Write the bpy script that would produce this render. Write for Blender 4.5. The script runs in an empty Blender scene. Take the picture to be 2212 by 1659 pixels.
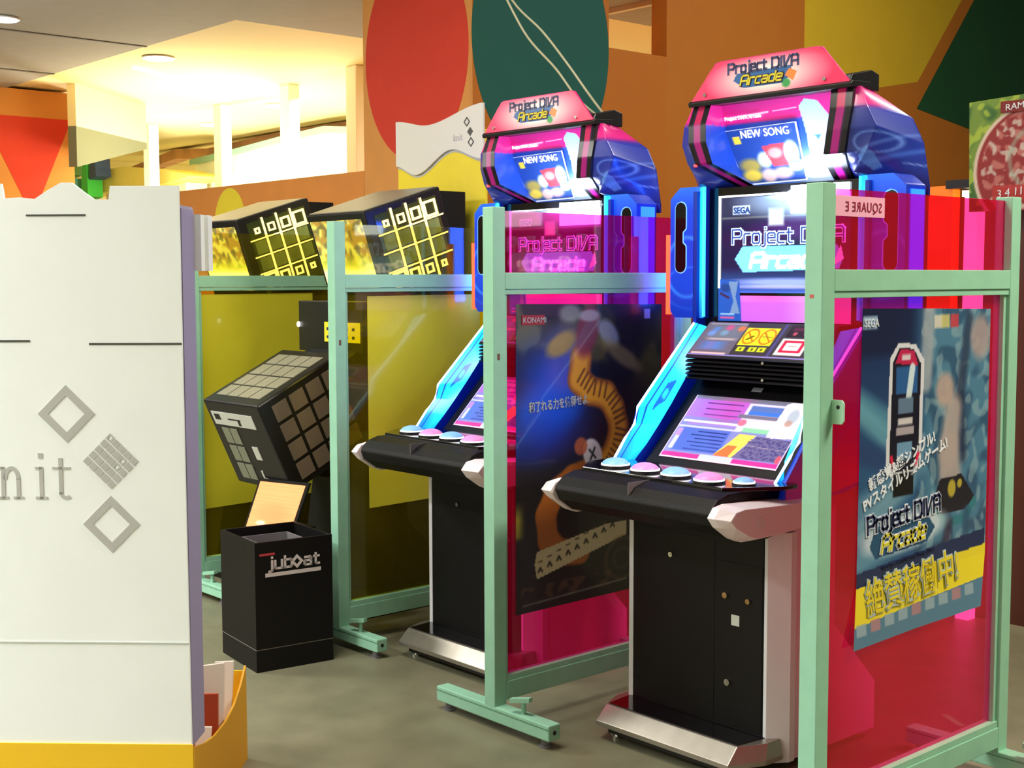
import bpy, bmesh, math, random
import numpy as np
from mathutils import Matrix, Vector
random.seed(7); np.random.seed(7)
S = bpy.context.scene
C = S.collection
PI = math.pi
# ------------------------------------------------------------------ camera
CAMX, CAMY, CAMZ, YAW = 2.5827, -2.9835, 1.43, 0.8485
cd = bpy.data.cameras.new('camera'); cam = bpy.data.objects.new('camera', cd); C.objects.link(cam)
cd.sensor_width = 36; cd.lens = 2850/2212*36; cd.clip_start = .05; cd.clip_end = 100
cam.matrix_world = Matrix.Translation((CAMX, CAMY, CAMZ)) @ Matrix.Rotation(YAW, 4, 'Z') @ Matrix.Rotation(PI/2-.0789, 4, 'X') @ Matrix.Rotation(-.0029, 4, 'Z')
S.camera = cam
S.view_settings.view_transform = 'Standard'; S.view_settings.look = 'None'
S.view_settings.gamma = 1; S.view_settings.use_curve_mapping = False
S.view_settings.exposure = 0.08
# ------------------------------------------------------------------ world and big lights
w = bpy.data.worlds.new('world'); S.world = w; w.use_nodes = True
w.node_tree.nodes['Background'].inputs[0].default_value = (.80, .86, .72, 1)
w.node_tree.nodes['Background'].inputs[1].default_value = .10
def area(name, loc, size, power, col=(1, .95, .82), rot=(0, 0, 0), sy=None):
    l = bpy.data.lights.new(name, 'AREA'); l.energy = power; l.color = col
    l.size = size
    if sy: l.shape = 'RECTANGLE'; l.size_y = sy
    o = bpy.data.objects.new(name, l); o.location = loc; o.rotation_euler = rot; C.objects.link(o)
    return o
def point(name, loc, power, col=(1, .9, .7), r=.08):
    l = bpy.data.lights.new(name, 'POINT'); l.energy = power; l.color = col; l.shadow_soft_size = r
    o = bpy.data.objects.new(name, l); o.location = loc; C.objects.link(o); return o
area('ceiling_lamp_light_front', (-1.6, -4.8, 3.85), 1.6, 590, (.98, .99, .96), (-.35, .0, 0))
area('ceiling_lamp_light_left', (-4.2, -2.4, 3.05), 1.2, 170, (1, .98, .90), (0, 0, 0))
area('ceiling_lamp_light_middle', (-.6, -1.4, 3.9), 1.2, 95, (1, .94, .80))
area('ceiling_lamp_light_right', (2.6, 1.2, 3.9), 1.3, 210, (1, .92, .72))
area('ceiling_lamp_light_counter', (1.0, -5.4, 3.85), 1.0, 150, (.96, 1, .92), (-.5, -.35, 0))
area('right_wall_fill', (-.2, 3.6, 3.9), 1.0, 62, (1, .93, .80), (0, .7, 0))  # added fill to lift the right wall, no fitting there
area('far_hall_light_near', (-7.6, 4.6, 3.05), 2.2, 210, (1, .88, .56))
area('far_hall_light_far', (-12.0, 7.0, 3.05), 3.0, 420, (1, .88, .58))
area('far_hall_light_side', (-4.2, 4.6, 3.05), 1.2, 110, (1, .84, .50))
point('far_hall_fill_a', (-10.6, 3.6, 1.6), 230, (1, .95, .82), .2)  # added fill for the canopy fronts, hidden below the low wall
point('far_hall_fill_b', (-8.2, 3.9, 1.6), 110, (1, .93, .74), .2)  # second added fill, likewise out of sight
area('left_ceiling_fill', (-5.4, -1.2, 2.2), 1.6, 22, (.92, 1, .96), (PI, 0, 0))  # upward fill added to brighten the grey ceiling
area('far_hall_ceiling_fill', (-8.0, 3.0, 2.2), 1.6, 60, (1, .86, .50), (PI, 0, 0))  # upward fill added under the far hall ceiling

# ------------------------------------------------------------------ helpers
def lin(c):
    c = np.asarray(c, float)/255.
    return np.where(c <= .04045, c/12.92, ((c+.055)/1.055)**2.4)
MC = {}
def mat(name, col, rough=.5, metal=0., em=None, es=0., noise=.0, nscale=8., bump=0., bscale=60., coat=0., spec=.5):
    if name in MC: return MC[name]
    m = bpy.data.materials.new(name); m.use_nodes = True; nt = m.node_tree; b = nt.nodes['Principled BSDF']
    c = tuple(lin(col))+(1,)
    b.inputs['Base Color'].default_value = c
    b.inputs['Roughness'].default_value = rough; b.inputs['Metallic'].default_value = metal
    b.inputs['Specular IOR Level'].default_value = spec
    b.inputs['Coat Weight'].default_value = coat
    if em is not None:
        b.inputs['Emission Color'].default_value = tuple(lin(em))+(1,); b.inputs['Emission Strength'].default_value = es
    tc = nt.nodes.new('ShaderNodeTexCoord')
    if noise:
        n = nt.nodes.new('ShaderNodeTexNoise'); n.inputs['Scale'].default_value = nscale; n.inputs['Detail'].default_value = 5
        mx = nt.nodes.new('ShaderNodeMix'); mx.data_type = 'RGBA'; mx.inputs['Factor'].default_value = .5
        r = nt.nodes.new('ShaderNodeMapRange'); r.inputs['From Min'].default_value = .3; r.inputs['From Max'].default_value = .7
        nt.links.new(tc.outputs['Object'], n.inputs['Vector']); nt.links.new(n.outputs['Fac'], r.inputs['Value'])
        nt.links.new(r.outputs['Result'], mx.inputs['Factor'])
        mx.inputs['A'].default_value = tuple(min(1, x*(1-noise)) for x in c[:3])+(1,)
        mx.inputs['B'].default_value = tuple(min(1, x*(1+noise)) for x in c[:3])+(1,)
        nt.links.new(mx.outputs['Result'], b.inputs['Base Color'])
    if bump:
        n2 = nt.nodes.new('ShaderNodeTexNoise'); n2.inputs['Scale'].default_value = bscale
        bp = nt.nodes.new('ShaderNodeBump'); bp.inputs['Strength'].default_value = bump; bp.inputs['Distance'].default_value = .002
        nt.links.new(tc.outputs['Object'], n2.inputs['Vector']); nt.links.new(n2.outputs['Fac'], bp.inputs['Height']); nt.links.new(bp.outputs['Normal'], b.inputs['Normal'])
    MC[name] = m; return m
def glow(name, col, s): return mat(name, col, .4, em=col, es=s)
def paintmat(name, em=0., rough=.5, coat=0.):
    if name in MC: return MC[name]
    m = bpy.data.materials.new(name); m.use_nodes = True; nt = m.node_tree; b = nt.nodes['Principled BSDF']
    a = nt.nodes.new('ShaderNodeAttribute'); a.attribute_name = 'paint'
    nt.links.new(a.outputs['Color'], b.inputs['Base Color']); b.inputs['Roughness'].default_value = rough
    b.inputs['Coat Weight'].default_value = coat
    if em:
        nt.links.new(a.outputs['Color'], b.inputs['Emission Color']); b.inputs['Emission Strength'].default_value = em
    MC[name] = m; return m
def acrylic(name, tint, body, k, gl=.08, up=0.):
    m = bpy.data.materials.new(name); m.use_nodes = True; nt = m.node_tree; nt.nodes.clear()
    out = nt.nodes.new('ShaderNodeOutputMaterial')
    tr = nt.nodes.new('ShaderNodeBsdfTransparent'); tr.inputs[0].default_value = tuple(np.sqrt(lin(tint)))+(1,)   # light crosses two faces of the pane
    df = nt.nodes.new('ShaderNodeBsdfDiffuse'); df.inputs[0].default_value = tuple(lin(body))+(1,)
    tl = nt.nodes.new('ShaderNodeBsdfTranslucent'); tl.inputs[0].default_value = tuple(lin(body))+(1,)
    gs = nt.nodes.new('ShaderNodeBsdfGlossy'); gs.inputs['Roughness'].default_value = .04
    m0 = nt.nodes.new('ShaderNodeMixShader'); m0.inputs[0].default_value = .5
    m1 = nt.nodes.new('ShaderNodeMixShader'); m1.inputs[0].default_value = k
    m2 = nt.nodes.new('ShaderNodeMixShader')
    lw = nt.nodes.new('ShaderNodeLayerWeight'); lw.inputs['Blend'].default_value = .5
    pw = nt.nodes.new('ShaderNodeMath'); pw.operation = 'POWER'; pw.inputs[1].default_value = 4; nt.links.new(lw.outputs['Facing'], pw.inputs[0])
    fr = nt.nodes.new('ShaderNodeMath'); fr.operation = 'MULTIPLY_ADD'; fr.inputs[1].default_value = .8; fr.inputs[2].default_value = .03; nt.links.new(pw.outputs[0], fr.inputs[0])
    nt.links.new(df.outputs[0], m0.inputs[1]); nt.links.new(tl.outputs[0], m0.inputs[2])
    nt.links.new(tr.outputs[0], m1.inputs[1]); nt.links.new(m0.outputs[0], m1.inputs[2])
    nt.links.new(m1.outputs[0], m2.inputs[1]); nt.links.new(gs.outputs[0], m2.inputs[2]); nt.links.new(fr.outputs[0], m2.inputs[0])
    nt.links.new(m2.outputs[0], out.inputs[0]); MC[name] = m; return m

class MB:
    def __init__(s): s.v = []; s.f = []
    def add(s, vs, fs):
        o = len(s.v); s.v += [tuple(p) for p in vs]; s.f += [tuple(i+o for i in q) for q in fs]; return s
    def box(s, x0, x1, y0, y1, z0, z1):
        return s.add([(x0,y0,z0),(x1,y0,z0),(x1,y1,z0),(x0,y1,z0),(x0,y0,z1),(x1,y0,z1),(x1,y1,z1),(x0,y1,z1)],
            [(0,3,2,1),(4,5,6,7),(0,1,5,4),(1,2,6,5),(2,3,7,6),(3,0,4,7)])
    def obox(s, o, a, b, c):          # oriented box: corner o, edge vectors a, b, c
        o, a, b, c = map(Vector, (o, a, b, c))
        P = [o, o+a, o+a+b, o+b, o+c, o+a+c, o+a+b+c, o+b+c]
        return s.add(P, [(0,3,2,1),(4,5,6,7),(0,1,5,4),(1,2,6,5),(2,3,7,6),(3,0,4,7)])
    def prism(s, pts, axis, a, b):    # pts 2d polygon, extruded along axis from a to b
        n = len(pts)
        def mk(p, t):
            return (t, p[0], p[1]) if axis == 'x' else (p[0], t, p[1]) if axis == 'y' else (p[0], p[1], t)
        vs = [mk(p, a) for p in pts]+[mk(p, b) for p in pts]
        fs = [tuple(range(n-1, -1, -1)), tuple(range(n, 2*n))]+[(i, (i+1) % n, n+(i+1) % n, n+i) for i in range(n)]
        return s.add(vs, fs)
    def quad(s, *p): return s.add(p, [tuple(range(len(p)))])
    def loft(s, A, B):
        n = len(A); return s.add(list(A)+list(B), [(i, i+1, n+i+1, n+i) for i in range(n-1)])
    def cyl(s, c, d, r, n=20, r2=None):   # from c along vector d
        c = Vector(c); d = Vector(d); z = d.normalized(); x = z.orthogonal().normalized(); y = z.cross(x); r2 = r if r2 is None else r2
        A = [c+(x*math.cos(2*PI*i/n)+y*math.sin(2*PI*i/n))*r for i in range(n)]
        B = [c+d+(x*math.cos(2*PI*i/n)+y*math.sin(2*PI*i/n))*r2 for i in range(n)]
        return s.add(A+B, [tuple(range(n-1, -1, -1)), tuple(range(n, 2*n))]+[(i, (i+1) % n, n+(i+1) % n, n+i) for i in range(n)])
    def dome(s, c, r, h, n=24, m=7):
        vs = []; fs = []
        for j in range(m):
            t = j/m*PI/2; rr = r*math.cos(t); z = h*math.sin(t)
            vs += [(c[0]+rr*math.cos(2*PI*i/n), c[1]+rr*math.sin(2*PI*i/n), c[2]+z) for i in range(n)]
        vs.append((c[0], c[1], c[2]+h))
        for j in range(m-1): fs += [(j*n+i, j*n+(i+1) % n, (j+1)*n+(i+1) % n, (j+1)*n+i) for i in range(n)]
        fs += [((m-1)*n+i, (m-1)*n+(i+1) % n, m*n) for i in range(n)]
        return s.add(vs, fs)
    def tube(s, path, r, n=8):
        path = [Vector(p) for p in path]; vs = []; fs = []
        for k, p in enumerate(path):
            d = (path[min(k+1, len(path)-1)]-path[max(k-1, 0)]).normalized(); x = d.cross(Vector((0, .6, .8))).normalized(); y = d.cross(x)
            vs += [p+(x*math.cos(2*PI*i/n)+y*math.sin(2*PI*i/n))*r for i in range(n)]
        for k in range(len(path)-1): fs += [(k*n+i, k*n+(i+1) % n, (k+1)*n+(i+1) % n, (k+1)*n+i) for i in range(n)]
        return s.add(vs, fs)
    def build(s, name, m, parent=None, bev=0., smooth=False, seg=2):
        me = bpy.data.meshes.new(name); me.from_pydata(s.v, [], s.f); me.validate(); me.update()
        if bev or True:
            bm = bmesh.new(); bm.from_mesh(me); bmesh.ops.recalc_face_normals(bm, faces=bm.faces); bm.to_mesh(me); bm.free()
        o = bpy.data.objects.new(name, me); C.objects.link(o)
        if isinstance(m, (list, tuple)):
            for q in m: me.materials.append(q)
        else: me.materials.append(m)
        if bev:
            bv = o.modifiers.new('bevel', 'BEVEL'); bv.width = bev; bv.segments = seg; bv.limit_method = 'ANGLE'; bv.angle_limit = .6
        if smooth:
            for p in me.polygons: p.use_smooth = True
        if parent: o.parent = parent
        return o
def tag(o, label=None, cat=None, group=None, kind=None):
    if label: o['label'] = label
    if cat: o['category'] = cat
    if group: o['group'] = group
    if kind: o['kind'] = kind
    return o
def thing(name, label, cat, loc=(0, 0, 0), rz=0, group=None):
    o = bpy.data.objects.new(name, None); C.objects.link(o); o.location = loc; o.rotation_euler = (0, 0, rz); o.empty_display_size = .1
    return tag(o, label, cat, group)
def struct(name, mb, m, **k): return tag(mb.build(name, m, **k), kind='structure')
def copy_tree(o, parent=None):
    c = o.copy(); C.objects.link(c); c.parent = parent
    for ch in [x for x in bpy.data.objects if x.parent == o]: copy_tree(ch, c)
    return c
# --- painted surfaces: a fine grid whose colour pattern is computed point by point
class Cv:
    def __init__(s, X, Y, base):
        s.X = X; s.Y = Y; s.c = np.tile(np.array(base, float), (len(X), 1))
    def put(s, m, col, a=1.):
        m = np.clip(np.asarray(m, float), 0, 1)[:, None]*a; s.c = s.c*(1-m)+np.array(col, float)*m
    def soft(s, d, wd=.003): return np.clip(.5-d/wd, 0, 1)
    def rect(s, x0, x1, y0, y1, col, a=1., wd=.003):
        d = np.maximum(np.abs(s.X-(x0+x1)/2)-(x1-x0)/2, np.abs(s.Y-(y0+y1)/2)-(y1-y0)/2); s.put(s.soft(d, wd), col, a)
    def ell(s, cx, cy, rx, ry, col, a=1., wd=.05, rot=0):
        x = s.X-cx; y = s.Y-cy; c, n = math.cos(rot), math.sin(rot); x, y = x*c+y*n, -x*n+y*c
        s.put(np.clip((1-np.sqrt((x/rx)**2+(y/ry)**2))/wd+.5, 0, 1), col, a)
    def ring(s, cx, cy, rx, ry, t, col, a=1.):
        r = np.sqrt(((s.X-cx)/rx)**2+((s.Y-cy)/ry)**2); s.put(np.clip(1-np.abs(r-1)/t, 0, 1), col, a)
    def line(s, pts, wd, col, a=1., w2=None, soft=.003):
        n = len(pts)-1
        for i in range(n):
            (x0, y0), (x1, y1) = pts[i], pts[i+1]; dx, dy = x1-x0, y1-y0
            t = np.clip(((s.X-x0)*dx+(s.Y-y0)*dy)/(dx*dx+dy*dy+1e-12), 0, 1)
            ww = wd if w2 is None else wd+(w2-wd)*(i+t)/n
            d = np.hypot(s.X-x0-t*dx, s.Y-y0-t*dy); s.put(np.clip((ww-d)/soft+.5, 0, 1), col, a)
    def poly(s, pts, col, a=1.):
        inside = np.zeros(len(s.X), bool); n = len(pts)
        for i in range(n):
            (x0, y0), (x1, y1) = pts[i], pts[(i+1) % n]
            if y0 == y1: continue
            k = ((y0 > s.Y) != (y1 > s.Y)) & (s.X < (x1-x0)*(s.Y-y0)/(y1-y0)+x0); inside ^= k
        s.put(inside, col, a)
    def blotch(s, f, seed, col, thr=.5, wd=.3, a=1., mask=None):
        rs = np.random.RandomState(seed); v = np.zeros(len(s.X))
        for k in range(7):
            an = rs.rand()*6.28; fr = f*(.6+rs.rand()*1.6); v += np.sin((s.X*math.cos(an)+s.Y*math.sin(an))*fr+rs.rand()*6.28+1.5*np.sin((s.X*math.sin(an)-s.Y*math.cos(an))*fr*.7+rs.rand()*6))
        v = v/7*1.3+.5; m = np.clip((v-thr)/wd, 0, 1)
        if mask is not None: m = m*mask
        s.put(m, col, a)
def painted(name, rows, nu, nv, fn, m, parent=None, nvsplit=None):
    """rows: list of polylines (same length), surface lofted between; fn(P,u,v)->sRGB 0..255"""
    R = np.array(rows, float)            # r, k, 3
    r, k, _ = R.shape
    u = np.linspace(0, k-1, nu+1); v = np.linspace(0, r-1, nv+1)
    ui = np.minimum(u.astype(int), k-2); vi = np.minimum(v.astype(int), r-2); fu = (u-ui)[None, :, None]; fv = (v-vi)[:, None, None]
    A = R[vi][:, ui]*(1-fu)+R[vi][:, ui+1]*fu; B = R[vi+1][:, ui]*(1-fu)+R[vi+1][:, ui+1]*fu
    P = (A*(1-fv)+B*fv).reshape(-1, 3)
    U, V = np.meshgrid(u/(k-1), v/(r-1)); U = U.ravel(); V = V.ravel()
    col = lin(np.clip(fn(P, U, V), 0, 255))
    w_ = nu+1
    idx = (np.arange(nv)[:, None]*w_+np.arange(nu)[None, :]).ravel()
    F = np.stack([idx, idx+1, idx+w_+1, idx+w_], 1)
    me = bpy.data.meshes.new(name); me.from_pydata(P.tolist(), [], F.tolist())
    at = me.color_attributes.new('paint', 'FLOAT_COLOR', 'POINT')
    at.data.foreach_set('color', np.hstack([col, np.ones((len(col), 1))]).astype(np.float32).ravel())
    me.materials.append(m); me.update()
    for p in me.polygons: p.use_smooth = True
    o = bpy.data.objects.new(name, me); C.objects.link(o)
    if parent: o.parent = parent
    return o
def text(name, items, m, parent=None):
    """items: (body, size, origin, xdir, ydir, opts) -> one mesh of raised lettering"""
    bm = bmesh.new()
    for it in items:
        body, size, o_, xd, yd = it[:5]; op = it[5] if len(it) > 5 else {}
        cu = bpy.data.curves.new('t', 'FONT'); cu.body = body; cu.size = size; cu.extrude = op.get('ex', .0008); cu.resolution_u = 3
        cu.offset = op.get('off', 0); cu.shear = op.get('shear', 0); cu.space_character = op.get('sp', 1.); cu.align_x = op.get('al', 'LEFT')
        ob = bpy.data.objects.new('t', cu); C.objects.link(ob)
        dg = bpy.context.evaluated_depsgraph_get(); me = bpy.data.meshes.new_from_object(ob.evaluated_get(dg))
        x = Vector(xd).normalized(); y = Vector(yd).normalized(); z = x.cross(y); sx = op.get('sx', 1.)
        M = Matrix(((x.x*sx, y.x, z.x, o_[0]), (x.y*sx, y.y, z.y, o_[1]), (x.z*sx, y.z, z.z, o_[2]), (0, 0, 0, 1)))
        me.transform(M); bm.from_mesh(me); bpy.data.objects.remove(ob); bpy.data.curves.remove(cu); bpy.data.meshes.remove(me)
    me = bpy.data.meshes.new(name); bm.to_mesh(me); bm.free(); me.materials.append(m)
    o = bpy.data.objects.new(name, me); C.objects.link(o)
    if parent: o.parent = parent
    return o

STROKE = {   # squared techno letters: strokes on a 0..1 wide, 0..1 tall cell (descender below 0)
 'P': (.8, [[(0,0),(0,1),(.65,1),(.8,.86),(.8,.60),(.65,.45),(.12,.45)]]), 'r': (.5, [[(0,0),(0,.62),(.08,.70),(.5,.70)]]),
 'o': (.6, [[(0,.1),(0,.6),(.1,.70),(.5,.70),(.6,.6),(.6,.1),(.5,0),(.1,0),(0,.1)]]), 'j': (.25, [[(.25,.70),(.25,-.12),(.15,-.24),(0,-.24)],[(.25,1.02),(.25,1.06)]]),
 'e': (.6, [[(.58,0),(.1,0),(0,.1),(0,.6),(.1,.70),(.5,.70),(.6,.6),(.6,.36),(.1,.36)]]), 'c': (.52, [[(.52,.70),(.1,.70),(0,.6),(0,.1),(.1,0),(.52,0)]]),
 't': (.45, [[(.15,.95),(.15,.1),(.25,0),(.45,0)],[(0,.70),(.43,.70)]]), 'D': (.85, [[(0,0),(0,1),(.68,1),(.85,.82),(.85,.18),(.68,0),(0,0)]]),
 'I': (.2, [[(.1,0),(.1,1)]]), 'V': (.75, [[(0,1),(.08,.0),(.18,.0),(.75,1)]]), 'A': (.8, [[(0,0),(0,.86),(.14,1),(.66,1),(.8,.86),(.8,0)],[(.12,.42),(.78,.42)]]),
 'a': (.6, [[(.05,.70),(.5,.70),(.6,.6),(.6,0),(.1,0),(0,.1),(0,.28),(.1,.38),(.58,.38)]]), 'd': (.6, [[(.6,1),(.6,0),(.1,0),(0,.1),(0,.6),(.1,.70),(.58,.70)]]),
 'u': (.6, [[(0,.70),(0,.1),(.1,0),(.6,0),(.6,.70)]]), 'b': (.6, [[(0,1),(0,0),(.5,0),(.6,.1),(.6,.6),(.5,.70),(.02,.70)]]), ' ': (.3, [])}
def stroke_text(name, items, m, parent=None):
    """items: (body, cap height, origin, xdir, ydir, stroke width, options)"""
    mb = MB()
    for body, h, o_, xd, yd, wd, *op in items:
        op = op[0] if op else {}; sx = op.get('sx', 1.); sh = op.get('shear', 0); gap = op.get('gap', .22); ex = op.get('ex', .0012)
        x = Vector(xd).normalized(); y = Vector(yd).normalized(); n = x.cross(y); o_ = Vector(o_); pen = 0
        for ch in body:
            wdt, st = STROKE[ch]
            for pl in st:
                pts = [((pen+px_)*h*sx+sh*py_*h, py_*h) for px_, py_ in pl]
                for i in range(len(pts)-1):
                    a = Vector(pts[i]); b = Vector(pts[i+1]); d = (b-a).normalized(); q = Vector((-d.y, d.x))*wd/2; a = a-d*wd*.45; b = b+d*wd*.45
                    c4 = [a-q, b-q, b+q, a+q]; W_ = [o_+x*p.x+y*p.y for p in c4]
                    mb.add([tuple(p+n*ex*.5) for p in W_]+[tuple(p-n*ex*.5) for p in W_], [(0,1,2,3),(7,6,5,4),(0,4,5,1),(1,5,6,2),(2,6,7,3),(3,7,4,0)])
            pen += wdt+gap
    return mb.build(name, m, parent)
# ------------------------------------------------------------------ materials
M_floor = mat('floor_vinyl', (120, 118, 96), .42, noise=.16, nscale=6, bump=.15, bscale=90)
M_orange = mat('orange_wall_paint', (214, 140, 62), .7, noise=.04, nscale=3)
M_mint = mat('mint_painted_metal', (148, 202, 176), .38, noise=.05, nscale=14)
M_mintd = mat('mint_metal_seam', (92, 140, 116), .5)
M_black = mat('black_plastic', (17, 16, 20), .38, noise=.2, nscale=30)
M_blackg = mat('black_gloss', (8, 8, 12), .12, coat=.4)
M_blackm = mat('black_matte_laminate', (8, 7, 8), .5, spec=.3, noise=.15, nscale=20, bump=.3, bscale=220)
M_white = mat('white_plastic', (222, 222, 226), .4)
M_steel = mat('brushed_steel', (176, 170, 160), .34, metal=.85, noise=.08, nscale=18)
M_chrome = mat('chrome', (205, 205, 200), .18, metal=1)
M_grey = mat('grey_plastic', (110, 108, 112), .5)
M_greyp = mat('grey_translucent_tile', (138, 134, 116), .35, noise=.06)
M_magenta = mat('magenta_laminate', (214, 30, 120), .4)
M_pinkglow = glow('pink_light_panel', (235, 60, 170), .8)
M_cyan = glow('cyan_led_diffuser', (14, 150, 255), 1.6)
M_cyanw = glow('pale_cyan_led_line', (170, 215, 255), 2.6)
M_blue = mat('blue_laminate', (24, 52, 170), .3, em=(10, 40, 200), es=.10)
M_lamp = glow('white_tube_lamp', (215, 232, 255), 22)
M_whiteglow = glow('white_light_line', (225, 232, 255), 2.2)
M_card = mat('white_corrugated_card', (242, 246, 248), .7, noise=.02, nscale=4)
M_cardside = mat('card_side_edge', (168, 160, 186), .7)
M_yellow = mat('yellow_card', (243, 194, 26), .6)
M_inkgrey = mat('grey_print_ink', (182, 182, 180), .7)
M_black_seam = mat('dark_gap', (70, 72, 66), .8)

# ------------------------------------------------------------------ room
struct('floor', MB().box(-16, 8, -7, 10, -.1, 0), M_floor)
# column with the painted ellipses
WX, WY = -2.715, 1.4
M_shape = lambda n, c: mat(n, c, .7, noise=.03, nscale=5)
def ellp(a, z, ra, rz, n=72): return [(a+ra*math.cos(2*PI*i/n), z+rz*math.sin(2*PI*i/n)) for i in range(n)]
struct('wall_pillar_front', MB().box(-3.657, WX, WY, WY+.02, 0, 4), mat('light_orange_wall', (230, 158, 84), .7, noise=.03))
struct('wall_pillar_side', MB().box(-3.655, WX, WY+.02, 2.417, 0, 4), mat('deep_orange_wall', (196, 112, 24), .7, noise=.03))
struct('trim_3', MB().prism([(a, z) for a, z in ellp(-3.175, 2.64, .455, .565) if a <= WX], 'y', WY-.002, WY), M_shape('red_wall_paint', (226, 64, 46)))
struct('trim_4', MB().prism(ellp(1.915, 2.70, .50, .66), 'x', WX, WX+.002), M_shape('teal_wall_paint', (6, 92, 84)))
struct('wall_low', MB().box(-9.3, -3.66, WY, WY+.12, 0, 2.05), mat('mid_orange_wall', (228, 146, 70), .7, noise=.03))
struct('trim_5', MB().prism(ellp(-5.19, 1.80, .20, .235), 'y', WY-.002, WY), M_shape('yellow_wall_paint', (246, 222, 60)))
struct('trim_6', MB().prism(ellp(-4.62, 1.66, .22, .26), 'y', WY-.002, WY), M_shape('green_wall_paint', (40, 140, 80)))
# right wall: low part, then full height with yellow and green shapes
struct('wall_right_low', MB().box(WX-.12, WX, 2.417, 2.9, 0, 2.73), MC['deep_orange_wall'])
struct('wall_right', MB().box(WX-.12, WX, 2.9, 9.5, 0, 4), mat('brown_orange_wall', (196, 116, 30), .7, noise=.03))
struct('trim_7', MB().prism([(4.23, 4.0), (4.23, 2.74), (4.78, 2.70), (5.58, 2.84), (6.6, 4.0)], 'x', WX, WX+.002), M_shape('ochre_wall_paint', (222, 184, 38)))
struct('trim_8', MB().prism([(5.579, 2.65), (6.75, 4.0), (9.3, 4.0), (9.3, 3.0), (6.6, 2.52)], 'x', WX, WX+.003), M_shape('dark_green_wall_paint', (24, 80, 44)))
# ceilings
M_ceil = mat('grey_ceiling', (150, 146, 136), .8, noise=.03)
M_cream = mat('cream_ceiling', (226, 214, 158), .8)
struct('ceiling_hall', MB().box(WX-.94, 8, -7, 9.5, 4.0, 4.1).box(-3.70, -3.657, -7, WY, 3.15, 4.0), M_ceil)
struct('ceiling_left', MB().box(-16, -3.70, -7, 1.533, 3.15, 3.25).box(-5.3, -3.70, 1.533, 2.9, 3.15, 3.25).box(-3.66, -2.84, 2.43, 6, 3.15, 3.25), M_ceil)
struct('ceiling_far', MB().box(-16, -5.3, 1.533, 10, 3.175, 3.27).box(-5.3, -3.66, 2.9, 10, 3.175, 3.27).box(-3.66, -2.84, 6, 10, 3.175, 3.27), M_cream)
struct('trim_1', MB().box(-6.62, -6.59, -7, 1.533, 3.144, 3.15).box(-8.32, -8.28, -7, 1.533, 3.144, 3.15), mat('ceiling_seam', (96, 92, 86), .8))
struct('trim_2', MB().box(-3.62, -2.86, 2.75, 2.79, 3.12, 3.15).box(-3.62, -2.86, 3.15, 3.19, 3.12, 3.15), mat('pale_ceiling_trim', (206, 196, 176), .6))
# far room shell
M_far = mat('cream_wall', (238, 226, 176), .8)
struct('wall_far', MB().box(-16, -2.84, 9.5, 9.6, 0, 3.3), M_far)
struct('wall_left_far', MB().box(-16, -15.9, -7, 10, 0, 3.3), M_far)
struct('wall_recess', MB().prism([(-8.85, 1.95), (-9.80, 3.085), (-9.86, 3.03), (-8.91, 1.90)], 'z', 2.80, 3.175), M_far)
struct('wall_recess_lower', MB().add([(-8.85, 1.95, 2.80), (-9.80, 3.085, 2.80), (-9.80, 3.085, 2.74), (-8.85, 1.95, 2.44), (-8.91, 1.90, 2.80), (-9.86, 3.03, 2.80), (-9.86, 3.03, 2.74), (-8.91, 1.90, 2.44)], [(0,1,2,3),(7,6,5,4),(0,4,5,1),(1,5,6,2),(2,6,7,3),(3,7,4,0)]), mat('sage_wall', (112, 118, 100), .8))
# orange pier at far left with red triangle
struct('wall_left_pier', MB().box(-9.9, -9.352, .4, 2.14, 0, 3.15), mat('pier_orange', (230, 154, 70), .7))
struct('trim_9', MB().prism([(1.30, 2.907), (2.12, 2.907), (1.80, 2.16), (1.66, 2.16)], 'x', -9.352, -9.350), M_shape('scarlet_wall_paint', (228, 62, 36)))
struct('wall_front', MB().box(-16, 8, -7.1, -7, 0, 4), mat('pale_hall_wall', (190, 186, 170), .8))
struct('wall_side', MB().box(8, 8.1, -7, 9.6, 0, 4), MC['pale_hall_wall'])
# white poles above the low wall
pm = mat('white_pole_paint', (240, 238, 226), .5)
for i, (x, y) in enumerate(((-11.36, 3.9), (-9.315, 3.663), (-7.737, 3.459), (-6.486, 3.32))):
    o = MB().box(x-.075, x+.075, y-.06, y+.06, 0, 3.175).build('pole', pm, bev=.008)
    tag(o, ['white pole nearest the orange pier with the red triangle', 'white pole second from the left beyond the low orange wall', 'white pole second from the pillar with the red ellipse', 'white pole right beside the pillar with the red ellipse'][i], 'pole', 'white poles beyond the low orange wall')
# downlights
lm = glow('downlight_glow', (255, 250, 230), 14)
for i, (x, y, r) in enumerate(((-6.212, .342, .085), (-7.108, 1.883, .11), (-10.81, 4.35, .11), (-8.96, 4.085, .12))):
    z = 3.148 if i == 0 else 3.173
    t = thing('ceiling_light', ['round downlight in the grey ceiling at the upper left corner', 'round downlight just past the edge of the grey ceiling', 'faint round downlight in the cream ceiling left of the second pole', 'faint round downlight in the cream ceiling left of the third pole'][i], 'ceiling light', (x, y, z), 0, 'round downlights')
    MB().cyl((0, 0, -.002), (0, 0, -.010), r+.015, 28).build('trim_ring', M_white, t)
    MB().cyl((0, 0, -.012), (0, 0, -.006), r, 28).build('diffuser', lm, t)
t = thing('ceiling_fixture', 'curved white light fixture beside the downlight past the grey ceiling edge', 'light fixture', (-7.7, 2.06, 3.16))
MB().tube([(0.067, -0.139, 0.0), (0.0, 0.002, 0.0), (-0.2, 0.226, 0.0), (-0.379, 0.459, 0.0)], .014, 8).build('tube', glow('dim_white_tube', (255, 250, 225), 3), t)
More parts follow.
